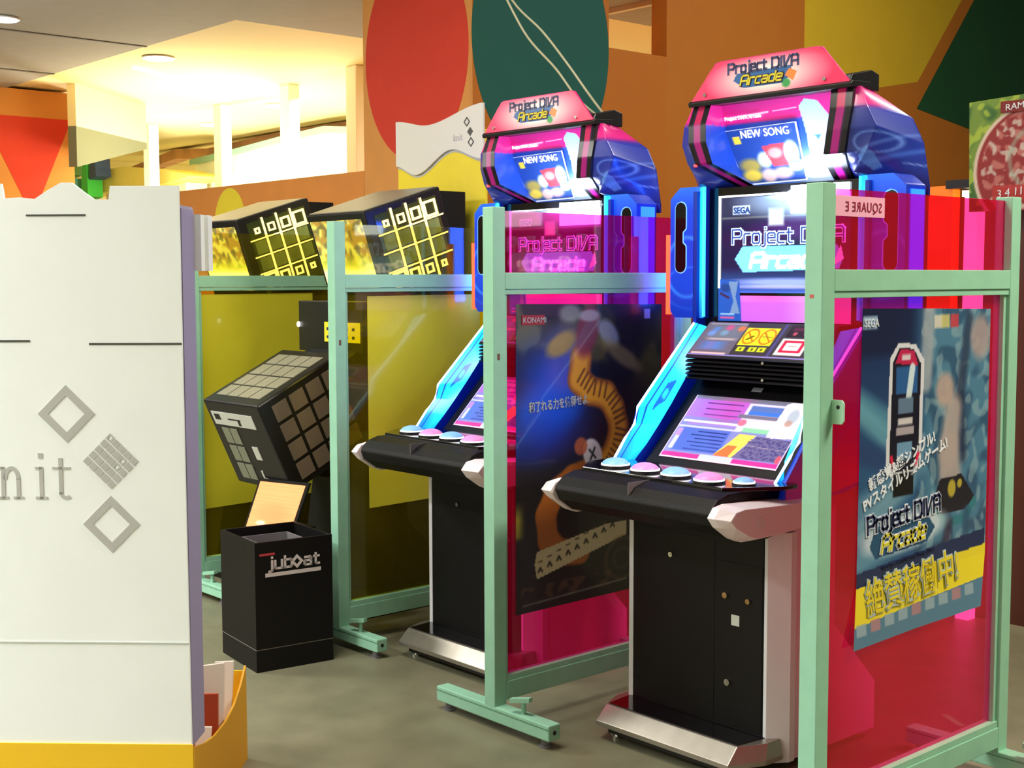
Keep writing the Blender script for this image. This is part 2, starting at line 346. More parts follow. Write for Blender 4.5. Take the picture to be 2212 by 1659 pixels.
# far canopy counter
def canopy(name, label, top, bot, y0, y1, m, cat):
    mb = MB(); n = len(top)
    A = [(x, y0, z) for x, z in top]; B = [(x, y0, z) for x, z in bot]; A2 = [(x, y1, z) for x, z in top]; B2 = [(x, y1, z) for x, z in bot]
    mb.loft(A, B); mb.loft(A2, B2); mb.loft(A, A2); mb.loft(B, B2)
    return tag(mb.build(name, m), label, cat)
canopy('awning', 'brown wavy band hanging above the white counter in the far hall', [(-14.9, 3.0), (-13.5, 3.16), (-12.66, 3.10), (-11.8, 3.13), (-10.86, 3.165), (-10.0, 3.165), (-9.5, 3.16), (-8.4, 3.02)], [(-14.9, 2.9), (-13.5, 3.03), (-12.66, 2.97), (-11.8, 2.99), (-10.86, 3.03), (-10.0, 3.07), (-9.5, 3.06), (-8.4, 2.93)], 5.3, 5.5, mat('brown_band', (166, 122, 92), .7, noise=.25, nscale=5), 'awning')
cc_ = canopy('counter_canopy', 'white counter canopy with a pale teal upper edge in the far hall', [(-12.4, 2.90), (-11.4, 2.95), (-10.4, 3.01), (-9.5, 3.05), (-8.2, 2.92)], [(-12.4, 0), (-11.4, 0), (-10.4, 0), (-9.5, 0), (-8.2, 0)], 5.0, 5.25, mat('pale_canopy', (236, 240, 226), .5), 'canopy')
ce_ = canopy('canopy_edge', None, [(-12.5, 2.93), (-11.4, 2.98), (-10.4, 3.04), (-9.5, 3.08), (-8.2, 2.95)], [(-12.5, 2.86), (-11.4, 2.91), (-10.4, 2.97), (-9.5, 3.01), (-8.2, 2.88)], 4.97, 4.995, mat('teal_edge', (150, 196, 176), .5), None); ce_.parent = cc_
t = thing('toy_stall', 'yellow-roofed stall of green and blue toys left of the first pole', 'stall', (-12.9, 4.6, 0))
MB().box(-1.2, 1.0, 0, .28, 0, 2.6).build('counter', mat('stall_cream', (244, 232, 190), .6), t)
MB().prism([(-1.6, 2.66), (-1.0, 2.84), (-.3, 2.86), (.8, 2.76), (1.5, 2.64), (.8, 2.58), (-1.6, 2.56)], 'y', -.2, .3).build('roof', mat('stall_roof_yellow', (244, 226, 110), .6), t)
for k, (x, z, wx, wz, col) in enumerate(((-1.35, 2.28, .5, .22, (90, 170, 150)), (-.85, 2.36, .22, .5, (60, 190, 60)), (-.6, 2.5, .22, .3, (50, 70, 96)), (-1.3, 2.02, .6, .24, (90, 110, 180)), (-.9, 1.96, .2, .22, (190, 90, 90)), (-1.5, 2.5, .3, .16, (130, 190, 120)))):
    z += .36
    MB().prism([(x-wx/2, z-wz/2), (x+wx/2, z-wz/2+.03), (x+wx/2-.04, z+wz/2), (x-wx/2+.05, z+wz/2-.02)], 'y', -.45, -.25).build('toy_box', mat('toy_%d' % k, col, .6), t)

# ------------------------------------------------------------------ mint partition frames with coloured panes
A_red = acrylic('red_acrylic', (255, 62, 150), (255, 26, 22), .17)
A_pink = acrylic('pink_acrylic', (255, 50, 150), (255, 26, 70), .12)
A_yel = acrylic('yellow_acrylic', (236, 218, 70), (210, 196, 20), .06)
A_yel2 = acrylic('pale_yellow_acrylic', (240, 230, 150), (200, 190, 60), .04)
def partition(label, loc, pane_m, pane_m2, far=.93, plate=False, feet=True, panename='red'):
    t = thing('partition_screen', label, 'partition', loc, 0, 'mint framed partitions between the game machines')
    W, H = .05, 1.655
    MB().box(-W, 0, 0, W, .075, H).build('post', M_mint, t, .002)
    MB().box(-W, 0, far-W, far, .075, 1.655).build('post', M_mint, t, .002)
    r = MB().box(-W, 0, W, far-W, 1.400, 1.452).build('top_rail', M_mint, t, .002)
    MB().box(-.04, -.004, W, far-W, 1.384, 1.3995).build('rail_lip', M_mint, r, .001)
    r = MB().box(-W, 0, W, far-W, .09, .150).build('bottom_rail', M_mint, t, .002)
    MB().box(-.04, -.004, W, far-W, .1505, .168).build('rail_lip', M_mint, r, .001)
    MB().box(-.04, -.01, W, W+.014, .168, 1.384).build('pane_bead', M_mint, t); MB().box(-.04, -.01, far-W-.016, far-W, .168, 1.384).build('pane_bead', M_mint, t)
    MB().box(-.027, -.022, W+.012, far-W-.014, .166, 1.386).build('pane', pane_m, t)
    p = MB().box(-.027, -.022, W, far-W, 1.452, 1.645).build('upper_pane', pane_m2, t)
    for y0 in ((0, far-W) if feet else (far-W,)):
        f = MB().box(-.30, .25, y0, y0+.05, .028, .078).build('foot', M_mint, t, .004)
        MB().box(-.299, .249, y0-.0008, y0, .064, .067).build('seam', M_mintd, f)
        for x in (-.26, .21): MB().cyl((x, y0+.025, .0065), (0, 0, .022), .014, 12).cyl((x, y0+.025, 0), (0, 0, .006), .022, 14).build('levelling_foot', M_grey, f)
        k = MB().cyl((.11, y0+.025, .078), (0, 0, .035), .008, 10).obox((.075, y0-.005, .110), (.07, .02, .012), (-.006, .02, 0), (0, 0, .014)).build('clamp_handle', M_mint, f)
        MB().cyl((.2502, y0+.025, .053), (.001, 0, 0), .007, 10).cyl((-.3002, y0+.025, .053), (-.001, 0, 0), .007, 10).build('bolt_hole', M_black, f)
    if plate:
        q = MB().prism([(-.0, .0), (.030, .0), (.036, .008), (.036, .050), (.030, .058), (0, .058)], 'y', .045, .050)
        q.v = [(v[0]-.002, v[1], v[2]+1.085) for v in q.v]
        q = q.build('latch_plate', mat('pale_mint_metal', (178, 226, 198), .4), t, .001)
        MB().cyl((.018, .0442, 1.126), (0, .0005, 0), .005, 10).build('screw_hole', M_black, q)
        MB().box(-.035, -.024, -.0008, 0, 1.385, 1.393).build('paint_chip', mat('red_paint_chip', (200, 90, 90), .6), t)
    else:
        MB().box(.0002, .0008, .016, .026, 1.18, 1.20).build('paint_chip', mat('brown_paint_chip', (110, 74, 60), .6), t)
    return t
PA = (.738+.0, -.388, 0); PB = (-.527, -.320, 0); PC = (-1.666, -.143, 0); PD = (-2.80, -.16, 0)
partition('mint framed partition with a red pane, nearest, right of the near machine', PA, A_red, A_red, plate=True)
partition('mint framed partition with a pink pane between the two song game machines', PB, A_pink, A_pink)
partition('mint framed partition with a yellow pane behind the right side of the black bin', PC, A_yel, A_yel2)
partition('mint framed partition with a yellow pane beside the tall white card display', PD, A_yel, A_yel2)

# ------------------------------------------------------------------ posters on the panes
PO = paintmat('poster_print', em=.03, rough=.35, coat=.3)
def fpos(f, y, z, dx=-.020): return (f[0]+dx, f[1]+y, z)
def posterA(P, u, v):
    X = P[:, 1]-PA[1]; Y = P[:, 2]
    c = Cv(X, Y, (40, 84, 128))
    c.put(np.clip((Y-.95)/.4, 0, 1)*np.clip((.52-X)/.2, 0, 1), (18, 28, 74), .9)
    c.put(np.clip((Y-1.22)/.03, 0, 1)*np.clip((.46-X)/.05, 0, 1), (14, 20, 52), .7)
    for a, b, col in (((.19, 1.13), (.36, 1.05), (90, 150, 176)), ((.19, 1.10), (.36, 1.0), (110, 170, 190)), ((.19, 1.0), (.34, .96), (40, 60, 110)), ((.19, .86), (.5, .95), (96, 140, 170)), ((.19, .80), (.42, .9), (130, 170, 190)), ((.2, .72), (.5, .78), (110, 160, 186))):
        c.line([a, b], .028, col, .75, soft=.03)
    c.put(np.clip((X-.44)/.08, 0, 1), (86, 134, 160), .75)
    c.blotch(30, 3, (40, 70, 104), .45, .3, .7, mask=(X > .45).astype(float)); c.blotch(60, 9, (150, 176, 186), .62, .2, .5, mask=(X > .45).astype(float))
    c.line([(.50, 1.34), (.49, 1.16)], .028, (156, 164, 176), .85, soft=.02)
    c.line([(.70, 1.32), (.66, 1.1), (.68, .95)], .022, (36, 44, 70), .7, soft=.02)
    # pale ribbon shape, generic
    c.line([(.63, 1.08), (.61, .97), (.62, .90)], .040, (176, 160, 158), .9, .055, soft=.03)
    c.ell(.585, 1.135, .045, .045, (190, 160, 150), .85, .5); c.ell(.76, 1.27, .05, .06, (176, 152, 150), .8, .5)
    c.poly([(.53, .83), (.57, .895), (.68, .90), (.75, .83), (.70, .80), (.58, .80)], (30, 26, 38)); c.line([(.53, .82), (.6, .775), (.7, .775), (.75, .82)], .012, (52, 120, 136), 1)
    c.ell(.63, .865, .020, .024, (196, 176, 60), .9, .3); c.ell(.67, .875, .012, .012, (196, 176, 60), .9, .3)
    c.line([(.62, .77), (.6, .7)], .018, (50, 40, 66), .8, soft=.02); c.line([(.71, .79), (.70, .68)], .018, (44, 80, 112), .8, soft=.02)
    # little picture of a game cabinet
    cab = [(.345, .935), (.325, .96), (.335, 1.22), (.365, 1.255), (.43, 1.25), (.465, 1.21), (.46, .97), (.44, .935)]
    c.poly([(x+(x-.395)*.22, z+(z-1.09)*.07) for x, z in cab], (214, 214, 226)); c.poly(cab, (18, 16, 36))
    c.poly([(.345, 1.215), (.368, 1.25), (.43, 1.246), (.452, 1.205)], (190, 30, 80)); c.rect(.375, .415, 1.222, 1.236, (214, 200, 210))
    c.rect(.35, .45, 1.135, 1.205, (40, 90, 150)); c.line([(.425, 1.20), (.405, 1.10)], .013, (222, 236, 244), .9); c.rect(.362, .432, 1.085, 1.125, (96, 120, 150))
    c.rect(.362, .43, 1.055, 1.072, (206, 200, 206)); c.rect(.355, .437, 1.03, 1.05, (170, 160, 170)); c.rect(.36, .43, .965, 1.01, (110, 150, 186))
    c.line([(.335, .975), (.345, .945)], .006, (224, 30, 70)); c.line([(.46, .975), (.448, .95)], .006, (224, 30, 70)); c.rect(.345, .44, .87, .93, (10, 10, 14))
    c.ell(.40, .775, .20, .05, (216, 224, 236), .85, .35, .05); c.poly([(.245, .755), (.27, .80), (.30, .805), (.52, .80), (.55, .77), (.51, .735), (.27, .722)], (30, 78, 116))
    c.poly([(.19, .695), (.81, .735), (.81, .668), (.19, .62)], (26, 40, 84))
    c.poly([(.15, .655), (.815, .690), (.815, .585), (.15, .545)], (236, 214, 44)); c.poly([(.15, .560), (.8, .600), (.8, .45), (.15, .45)], (84, 124, 152))
    for k, x in enumerate(np.linspace(.2, .72, 9)): c.rect(x-.022, x+.022, .535+.045*(x-.15), .565+.045*(x-.15), ((150, 170, 184), (176, 128, 136))[k % 3 == 1], .9)
    for x, q in ((.545, (214, 204, 190)), (.58, (200, 190, 120)), (.625, (190, 60, 70))): c.rect(x-.02, x+.02, 1.30, 1.335, q, .9)
    c.rect(.20, .262, 1.305, 1.337, (150, 176, 206))
    return c.c
pa = [[fpos(PA, .160, .508, -.004), fpos(PA, .45, .512, -.014), fpos(PA, .773, .520, -.006)], [fpos(PA, .190, .663), fpos(PA, .5, .663), fpos(PA, .814, .663)], [fpos(PA, .193, 1.0), fpos(PA, .5, 1.0), fpos(PA, .813, 1.0)], [fpos(PA, .196, 1.357), fpos(PA, .5, 1.352), fpos(PA, .812, 1.346)]]
po = painted('poster', pa, 200, 270, posterA, PO)
tag(po, 'blue song game poster with a yellow strip, taped to the red pane', 'poster')
M_tw = mat('lettering_white', (226, 230, 240), .5, em=(226, 230, 240), es=.05); M_td = mat('lettering_navy', (26, 34, 74), .5); M_ty = mat('lettering_lemon', (226, 214, 60), .5); M_tr = mat('lettering_red', (200, 30, 60), .5)
X_, Z_ = (0, 1, 0), (0, 0, 1)
def diag(a): return (0, math.cos(a), math.sin(a)), (0, -math.sin(a), math.cos(a))
xa, ya = diag(.33)
def P_(y, z, d=.0): return fpos(PA, y, z, -.018+d)
text('lettering', [('新感覚&超シンプル!', .036, P_(.238, .900), xa, ya, dict(off=.0010)), ('PVスタイルリズムゲーム!', .036, P_(.215, .850), xa, ya, dict(off=.0010)),
    ('SEGA', .028, P_(.203, 1.311), X_, Z_, dict(sx=.95))], M_tw, po)
xb, yb = diag(.07)
stroke_text('logo_outline', [('Project DIVA', .042, P_(.232, .790), xb, yb, .0150, dict(sx=0.887)), ('Arcade', .040, P_(.295, .736), xb, yb, .0150, dict(shear=.3, sx=1.063))], M_tw, po)
stroke_text('logo_lettering', [('Project DIVA', .042, P_(.232, .790, .0015), xb, yb, .0070, dict(sx=0.887))], M_td, po)
text('small_lettering', [('SEGA feat. HATSUNE MIKU Project DIVA', .014, P_(.30, .690, .001), xb, yb)], M_td, po)
stroke_text('logo_lettering', [('Arcade', .040, P_(.295, .736, .0015), xb, yb, .0080, dict(shear=.3, sx=1.063))], M_ty, po)
text('strip_outline', [('絶賛稼働中!', .098, P_(.225, .588, .0055), xb, (-.074, yb[1], yb[2]), dict(off=.0048, sx=.86))], mat('outline_grey', (172, 188, 192), .5), po)
text('strip_lettering', [('絶賛稼働中!', .098, P_(.225, .588, .0070), xb, (-.074, yb[1], yb[2]), dict(off=.0005, sx=.86))], mat('lettering_olive', (226, 204, 44), .5), po)

def posterB(P, u, v):
    X = P[:, 1]-PB[1]; Y = P[:, 2]
    c = Cv(X, Y, (16, 15, 16))
    c.blotch(16, 5, (86, 76, 26), .5, .35, .8, mask=np.clip((Y-1.02)/.15, 0, 1)); c.blotch(24, 11, (110, 104, 60), .62, .3, .7, mask=np.clip((Y-1.08)/.12, 0, 1))
    c.blotch(10, 21, (8, 8, 14), .55, .2, .9, mask=np.clip((Y-1.0)/.1, 0, 1))
    m = np.exp(-(((X-.27)*.8+(Y-1.06)*.6)**2/.02+((X-.27)*.6-(Y-1.06)*.8)**2/.035)); c.put(m, (26, 72, 220), .95); c.ell(.33, 1.15, .09, .12, (96, 90, 216), .6, .8); c.ell(.22, .99, .12, .08, (10, 84, 236), .7, .8)
    c.ell(.17, .90, .14, .07, (14, 50, 170), .6, .9); c.ell(.36, 1.02, .05, .05, (14, 90, 220), .5, .9)
    # coiling dragon body, drawn as a broad striped band
    body = [(.40, 1.17), (.39, 1.10), (.44, 1.06), (.52, 1.04), (.56, .99), (.58, .93), (.565, .87), (.53, .82), (.45, .79), (.36, .77), (.28, .73), (.24, .66), (.25, .58), (.30, .53), (.40, .52)]
    c.line(body, .050, (150, 84, 30), 1, .044, soft=.012); c.line(body[:9], .036, (214, 150, 40), 1, .030, soft=.02)
    for i in range(22):
        t = i/22*7+1; k = int(t); f = t-k; x = body[k][0]*(1-f)+body[k+1][0]*f; z = body[k][1]*(1-f)+body[k+1][1]*f
        dx, dz = body[k+1][0]-body[k][0], body[k+1][1]-body[k][1]; L = math.hypot(dx, dz); c.line([(x-dz/L*.042, z+dx/L*.042), (x+dz/L*.01, z-dx/L*.01)], .004, (96, 52, 24), .9, soft=.005)
    c.ell(.43, 1.26, .05, .09, (120, 36, 62), .9, .4, -.3); c.ell(.31, 1.22, .07, .035, (170, 140, 60), .8, .5, .4); c.ell(.53, 1.25, .06, .035, (150, 160, 190), .8, .5, -.7); c.ell(.44, 1.31, .05, .02, (170, 172, 190), .8, .5)
    c.ell(.60, 1.17, .10, .03, (140, 124, 80), .7, .6, -.5); c.ell(.35, 1.32, .05, .03, (150, 160, 170), .7, .6)
    c.ell(.455, .845, .042, .055, (206, 204, 210), 1, .15, .5); c.ell(.40, .875, .03, .03, (170, 90, 60), .9, .3); c.line([(.44, .86), (.47, .83)], .004, (20, 40, 40)); c.line([(.465, .865), (.445, .825)], .004, (20, 40, 40)); c.line([(.46, .81), (.48, .8)], .005, (170, 30, 50))
    # slanted strip of tiles
    c.poly([(.19, .505), (.20, .545), (.53, .600), (.62, .600), (.62, .55), (.20, .455)], (178, 168, 128))
    for k in range(9):
        x = .215+.042*k; z = .492+.0135*k
        c.line([(x-.008, z+.018), (x+.008, z+.020)], .0025, (60, 50, 40)); c.line([(x, z-.002), (x-.008, z-.014)], .004, (40, 36, 32)); c.line([(x, z-.002), (x+.009, z-.014)], .004, (40, 36, 32))
    c.blotch(50, 31, (96, 66, 46), .5, .2, .6, mask=((X > .13) & (X < .56) & (Y > .385) & (Y < .435)).astype(float)); c.ring(.6, .47, .08, .07, .2, (90, 66, 44), .6); c.ring(.6, .47, .04, .035, .4, (90, 66, 44), .5)
    c.line([(.14, .375), (.62, .395)], .003, (120, 116, 110), .8); c.rect(.705, .735, 1.295, 1.328, (150, 156, 164), .9)
    c.put(np.clip((.15-X)/.03, 0, 1)*np.clip((.72-Y)/.06, 0, 1)*np.clip((Y-.585)/.02, 0, 1), (150, 140, 40), .8)
    return c.c
pb = painted('poster', [[fpos(PB, .108, .350), fpos(PB, .79, .356)], [fpos(PB, .111, 1.353), fpos(PB, .795, 1.343)]], 190, 270, posterB, PO)
tag(pb, 'dark poster of a coiling golden dragon taped to the pink pane', 'poster')
def Q_(y, z, d=0): return fpos(PB, y, z, -.0185+d)
o = MB().box(PB[0]-.0195, PB[0]-.0185, PB[1]+.135, PB[1]+.235, 1.285, 1.317).build('red_badge', mat('dull_red', (150, 30, 46), .5), pb)
text('lettering', [('KONAMI', .026, Q_(.139, 1.292, .0005), X_, Z_, dict(sx=1.0)), ('和了れる力を体得せよ.', .037, Q_(.165, 1.005), *diag(.05), dict(off=.0008, sx=.72))], mat('lettering_silver', (170, 176, 190), .5), pb)

# yellow sheets on the yellow panes
for f, y0, y1, z0, lab in ((PC, .165, .74, .526, 'plain yellow sheet taped on the yellow pane left of the far song machine'), (PD, .055, .66, .39, 'plain yellow sheet taped on the yellow pane beside the white card display')):
    o = MB().prism([(f[1]+y0, z0), (f[1]+y1, z0+.012), (f[1]+y1, 1.37), (f[1]+y0, 1.367)], 'x', f[0]-.0215, f[0]-.0195).build('sheet', mat('yellow_sheet', (206, 198, 52), .16, noise=.05, nscale=3, coat=.5))
    tag(o, lab, 'paper sheet', 'sheets on the yellow panes')
st = MB().box(PA[0]-.0215, PA[0]-.0195, PA[1]+.052, PA[1]+.283, 1.580, 1.629).build('sticker', mat('pinkish_sticker', (244, 176, 204), .5))
tag(st, 'pale pink sticker with reversed lettering on the red upper pane', 'sticker')
text('lettering', [('SQUARE E', .034, (PA[0]-.0190, PA[1]+.27, 1.592), (0, -1, 0), Z_, dict(sp=1.15, sx=.9))], mat('lettering_crimson', (150, 20, 60), .5), st)

# ------------------------------------------------------------------ song game machine
def song_machine():
    t = thing('arcade_machine', 'blue and pink song game machine nearest the camera, beside the red pane', 'arcade machine', (0, 0, 0), 0, 'song game machines')
    # kick plate
    k = MB(); top = [(-.30, .0), (-.26, -.087), (.26, -.087), (.30, .0), (.30, .06), (-.30, .06)]; bot = [(-.31, -.02), (-.262, -.132), (.262, -.132), (.31, -.02), (.31, .06), (-.31, .06)]
    n = 6; k.add([(x, y, .104) for x, y in top]+[(x, y, .060) for x, y in bot]+[(x, y, .045) for x, y in bot], [tuple(range(n))]+[(i, (i+1) % n, n+(i+1) % n, n+i) for i in range(n)]+[(n+i, n+(i+1) % n, 2*n+(i+1) % n, 2*n+i) for i in range(n)]+[tuple(range(3*n-1, 2*n-1, -1))])
    kp = k.build('kick_plate', M_steel, t, .002)
    MB().prism([(-.255, -.08), (.255, -.08), (.27, .04), (-.27, .04)], 'z', .1045, .106).build('tread', M_blackg, kp)
    MB().box(-.24, .24, -.10, .5, .02, .046).build('plinth', M_black, t)
    for x in (-.23, .23):
        for y in (-.07, .42): MB().cyl((x, y, .0), (0, 0, .045), .013, 12).cyl((x, y, 0), (0, 0, .008), .022, 14).build('levelling_foot', M_chrome, t)
    # lower body
    side = [(.10, .03), (.53, .03), (.53, .18), (.31, .40), (.31, .80), (.10, .80)]
    MB().prism([(.04, .045), (.5, .045), (.5, .17), (.30, .38), (.30, .80), (.04, .80)], 'x', -.262, .262).build('lower_body', M_blackm, t)
    fr = MB().box(-.255, .255, .030, .040, .106, .70).build('front_panel', M_blackm, t)
    MB().box(.080, .252, .0285, .030, .112, .60).build('coin_door', mat('black_door_laminate', (11, 9, 9), .5, spec=.3), fr)
    MB().box(-.252, .074, .0290, .030, .112, .66).build('service_door', mat('black_door_laminate', (11, 9, 9), .5, spec=.3), fr)
    for x, z, r in ((-.095, .588, .008), (.119, .499, .009), (.204, .495, .008), (.130, .239, .010)):
        MB().cyl((x, .030, z), (0, -.010, 0), r, 18).cyl((x, .0205, z), (0, -.002, 0), r*.45, 12).build('lock', M_chrome, fr, smooth=False)
    MB().box(.140, .170, .0275, .0285, .413, .445).build('sticker', mat('pale_sticker', (206, 212, 204), .5), fr)
    for s in (-1, 1):
        a, b = (.262*s, .304*s)
        MB().prism([(.258*s, .030), (.272*s, .026), (.312*s, .085), (.312*s, .11), (.258*s, .11)], 'z', .03, .705).build('side_trim', M_white, t, .001)
        MB().prism(side, 'x', *sorted((.268*s, .304*s))).build('side_panel', mat('pale_side_laminate', (226, 200, 212), .45), t, .002)
        
    # console
    prof = [(-.20, .729), (-.253, .765), (-.268, .795), (-.262, .812), (-.235, .835), (-.19, .848), (.06, .848), (.12, .80), (.10, .72), (-.02, .700)]
    con = MB().prism(prof, 'x', -.306, .306).build('console', M_blackm, t, .006, seg=3)
    MB().box(-.006, -.004, -.262, -.17, .8135, .8495).build('seam', M_grey, con)
    MB().prism([(-.29, -.165), (.27, -.178), (.368, -.03), (.368, .03), (.28, .07), (-.28, .07), (-.368, .03), (-.368, -.06)], 'z', .846, .858).build('button_plate', M_blackg, t, .002)
    for x, y, r, col in ((-.22, -.092, .043, 0), (-.082, -.108, .043, 1), (.041, -.110, .043, 0), (.178, -.124, .043, 1), (.276, -.090, .030, 0)):
        ring = MB().cyl((x, y, .858), (0, 0, .006), r+.004, 28).build('button_ring', M_black, t)
        MB().dome((x, y, .864), r, .022 if r > .04 else .016).build('button', glow(('button_white', 'button_pink')[col], ((120, 170, 215), (215, 130, 190))[col], .5), ring, smooth=True)
        MB().cyl((x, y, .8642), (0, 0, .004), r+.0012, 28).build('button_collar', glow('button_base_glow', (250, 250, 250), 1.6), ring)
    for s in (-1, 1):
        p1 = [(-.262, .765), (-.285, .792), (-.262, .818), (-.225, .824), (.14, .806), (.14, .735), (-.03, .717), (-.17, .715), (-.205, .728)]
        n = len(p1); inn = [(y+.022 if y < -.1 else y, .772+(z-.772)*.80) for y, z in p1]
        mb = MB(); mb.add([(.307*s, y, z) for y, z in p1]+[(.332*s, y, z) for y, z in p1]+[(.372*s, y, z) for y, z in inn], [tuple(range(n)), tuple(range(2*n, 3*n))]+[(i, (i+1) % n, n+(i+1) % n, n+i) for i in range(n)]+[(n+i, n+(i+1) % n, 2*n+(i+1) % n, 2*n+i) for i in range(n)])
        ar = mb.build('armrest', mat('armrest_plastic', (236, 224, 230), .4), t, .002)
        MB().cyl((.3725*s, -.135, .768), (.0015*s, 0, 0), .017, 20).build('cap', M_white, ar, .001)
    # sloped panel
    def ps(x, s_, d=0): return (x, .060+.70*s_*.42-d*.707, .812+.70*s_*.42+d*.707)   # s_ 0..1 along slope
    MB().prism([(.045, .80), (.365, 1.12), (.44, 1.12), (.44, .80)], 'x', -.27, .27).build('sloped_panel', M_blackm, t)
    def scr(P, u, v):
        c = Cv(u, v, (120, 124, 186))
        c.put(v > .94, (110, 110, 130)); c.rect(0, .5, .66, .94, (168, 96, 200)); c.put(np.clip((.46-np.abs(u-.38)*2.2), 0, 1)*(v > .6), (196, 60, 160), .9); c.rect(0, .14, .62, .95, (150, 120, 232), .6, .08)
        for k in range(3): c.rect(.14+.01*k, .46, .88-.09*k, .895-.09*k, (70, 40, 110), .8)
        c.rect(.02, .52, .57, .605, (226, 214, 244), .8); c.rect(.07, .50, .535, .57, (150, 120, 200), .9); c.rect(.0, .55, .485, .515, (206, 206, 240), .7)
        c.rect(.06, .48, .12, .48, (70, 92, 186)); c.rect(.04, .50, .12, .48, (90, 116, 196), .3)
        for k in range(6): c.rect(.16+(k % 2)*.05, .46, .15+.055*k, .163+.055*k, (26, 40, 110), .85)
        c.rect(.03, .07, .14, .34, (200, 200, 236), .8); c.rect(.02, .07, .34, .46, (180, 130, 220), .8)
        c.rect(.50, .98, .50, .93, (204, 194, 216)); c.rect(.53, .80, .80, .90, (84, 108, 176)); c.rect(.53, .80, .76, .81, (60, 110, 226)); c.rect(.46, .80, .70, .755, (110, 104, 130)); c.ell(.525, .63, .035, .05, (216, 96, 130), .9, .3); c.rect(.56, .78, .49, .56, (120, 186, 150), .9, .02)
        c.poly([(.80, .96), (.84, 1.0), (1, 1.0), (1, .46), (.78, .44)], (222, 210, 226)); c.ell(.90, .78, .045, .12, (140, 160, 176), .7, .5); c.ell(.89, .68, .03, .05, (170, 130, 120), .8, .5)
        c.poly([(.56, .46), (.70, .46), (.60, .10), (.44, .10)], (224, 194, 90)); c.poly([(.52, .28), (.60, .28), (.57, .10), (.44, .10)], (236, 96, 60), .9)
        c.poly([(.71, .455), (1, .43), (.97, .10), (.60, .10)], (98, 92, 136)); c.blotch(90, 4, (60, 54, 110), .5, .2, .7, mask=((u > .66) & (v < .43) & (v > .1)).astype(float)); c.line([(.68, .30), (.98, .28)], .004, (190, 170, 170), .6)
        c.ell(.97, .15, .02, .06, (230, 80, 96), .9, .5)
        c.rect(0, 1, .02, .09, (200, 50, 140)); c.rect(.34, .62, .015, .10, (176, 184, 204)); c.rect(0, 1, .0, .02, (236, 190, 214)); c.put(((u < .008) | (u > .992)), (200, 180, 220))
        return c.c
    scm = paintmat('lower_screen_picture', em=.62, rough=.15)
    MB().prism([(.1125, .871), (.1115, .8705), (.2955, 1.0545), (.2965, 1.0555)], 'x', -.236, .236)
    so = painted('lower_screen', [[(-.229, .114, .8722), (.229, .114, .8722)], [(-.227, .297, 1.0552), (.227, .297, 1.0552)]], 170, 110, scr, scm, t)
    MB().obox((-.025, .318, 1.0765), (.040, 0, 0), (0, .012, .012), (0, -.001, .001)).build('badge', mat('badge_silver', (160, 160, 170), .3), t, .002)
    # vent block and instruction panel
    m = MB()
    for i in range(6): z = 1.105+.0135*i; m.prism([(.268, z+.003), (.262, z+.006), (.268, z+.010), (.276, z+.0135), (.40, z+.0135), (.40, z)], 'x', -.252, .252)
    m.build('vent', M_black, t)
    for z in (1.120, 1.172): MB().cyl((.062, .266, z), (0, -.006, 0), .005, 10).build('screw', M_chrome, t)
    MB().prism([(.266, 1.178), (.271, 1.187), (.386, 1.288), (.44, 1.288), (.44, 1.178)], 'x', -.253, .253).build('instruction_box', M_black, t)
    def ins(P, u, v):
        c = Cv(P[:, 0], v, (58, 52, 62))
        c.rect(-.25, -.085, .05, 1, (104, 96, 118)); c.rect(-.23, -.09, .50, .9, (112, 120, 142), .8, .05); c.rect(-.24, -.09, .93, .98, (160, 160, 186), .7)
        for x, vv, q in ((-.20, .78, (90, 130, 210)), (-.15, .84, (210, 80, 140)), (-.10, .82, (226, 120, 70)), (-.21, .66, (110, 150, 236)), (-.16, .68, (120, 160, 200))): c.ell(x, vv, .016, .08, q, .8, .7)
        c.rect(-.21, -.10, .46, .52, (200, 180, 186), .8, .03); c.rect(-.22, -.13, .18, .42, (86, 124, 206), .9, .05); c.rect(-.19, -.175, .18, .42, (150, 110, 170), .6, .03); c.rect(-.24, -.10, .03, .09, (226, 190, 190), .9)
        c.rect(-.078, .050, .34, .86, (232, 222, 40))
        for cx in (-.045, .020): c.ring(cx, .60, .027, .21, .18, (186, 96, 16)); c.line([(cx-.018, .72), (cx+.018, .46)], .0035, (186, 96, 16))
        c.line([(-.055, .50), (-.035, .62)], .006, (110, 90, 10)); c.line([(.002, .60), (.036, .60)], .004, (90, 90, 10))
        for x in (-.068, -.022, .014): c.rect(x, x+.030, .16, .29, (196, 206, 40)); c.rect(x+.011, x+.018, .19, .26, (60, 70, 10))
        c.rect(.060, .070, 0, 1, (74, 70, 130)); c.rect(.085, .24, .62, .98, (40, 24, 36)); c.rect(.10, .14, .80, .9, (80, 30, 56)); c.ell(.115, .72, .008, .05, (190, 80, 100), .9, .4); c.ell(.155, .74, .008, .06, (206, 130, 150), .9, .4); c.rect(.14, .2, .84, .92, (96, 100, 96), .8)
        c.rect(.083, .185, .10, .58, (228, 224, 228)); c.rect(.094, .175, .17, .52, (190, 30, 70)); c.rect(.106, .163, .24, .46, (226, 222, 226)); c.rect(.118, .15, .34, .38, (150, 120, 130), .6)
        c.put(v < .035, (130, 120, 190)); return c.c
    painted('instruction_card', [[(-.251, .2705, 1.188), (.251, .2705, 1.188)], [(-.251, .3850, 1.2895), (.251, .3850, 1.2895)]], 220, 60, ins, paintmat('instruction_print', em=.22, rough=.25), t)
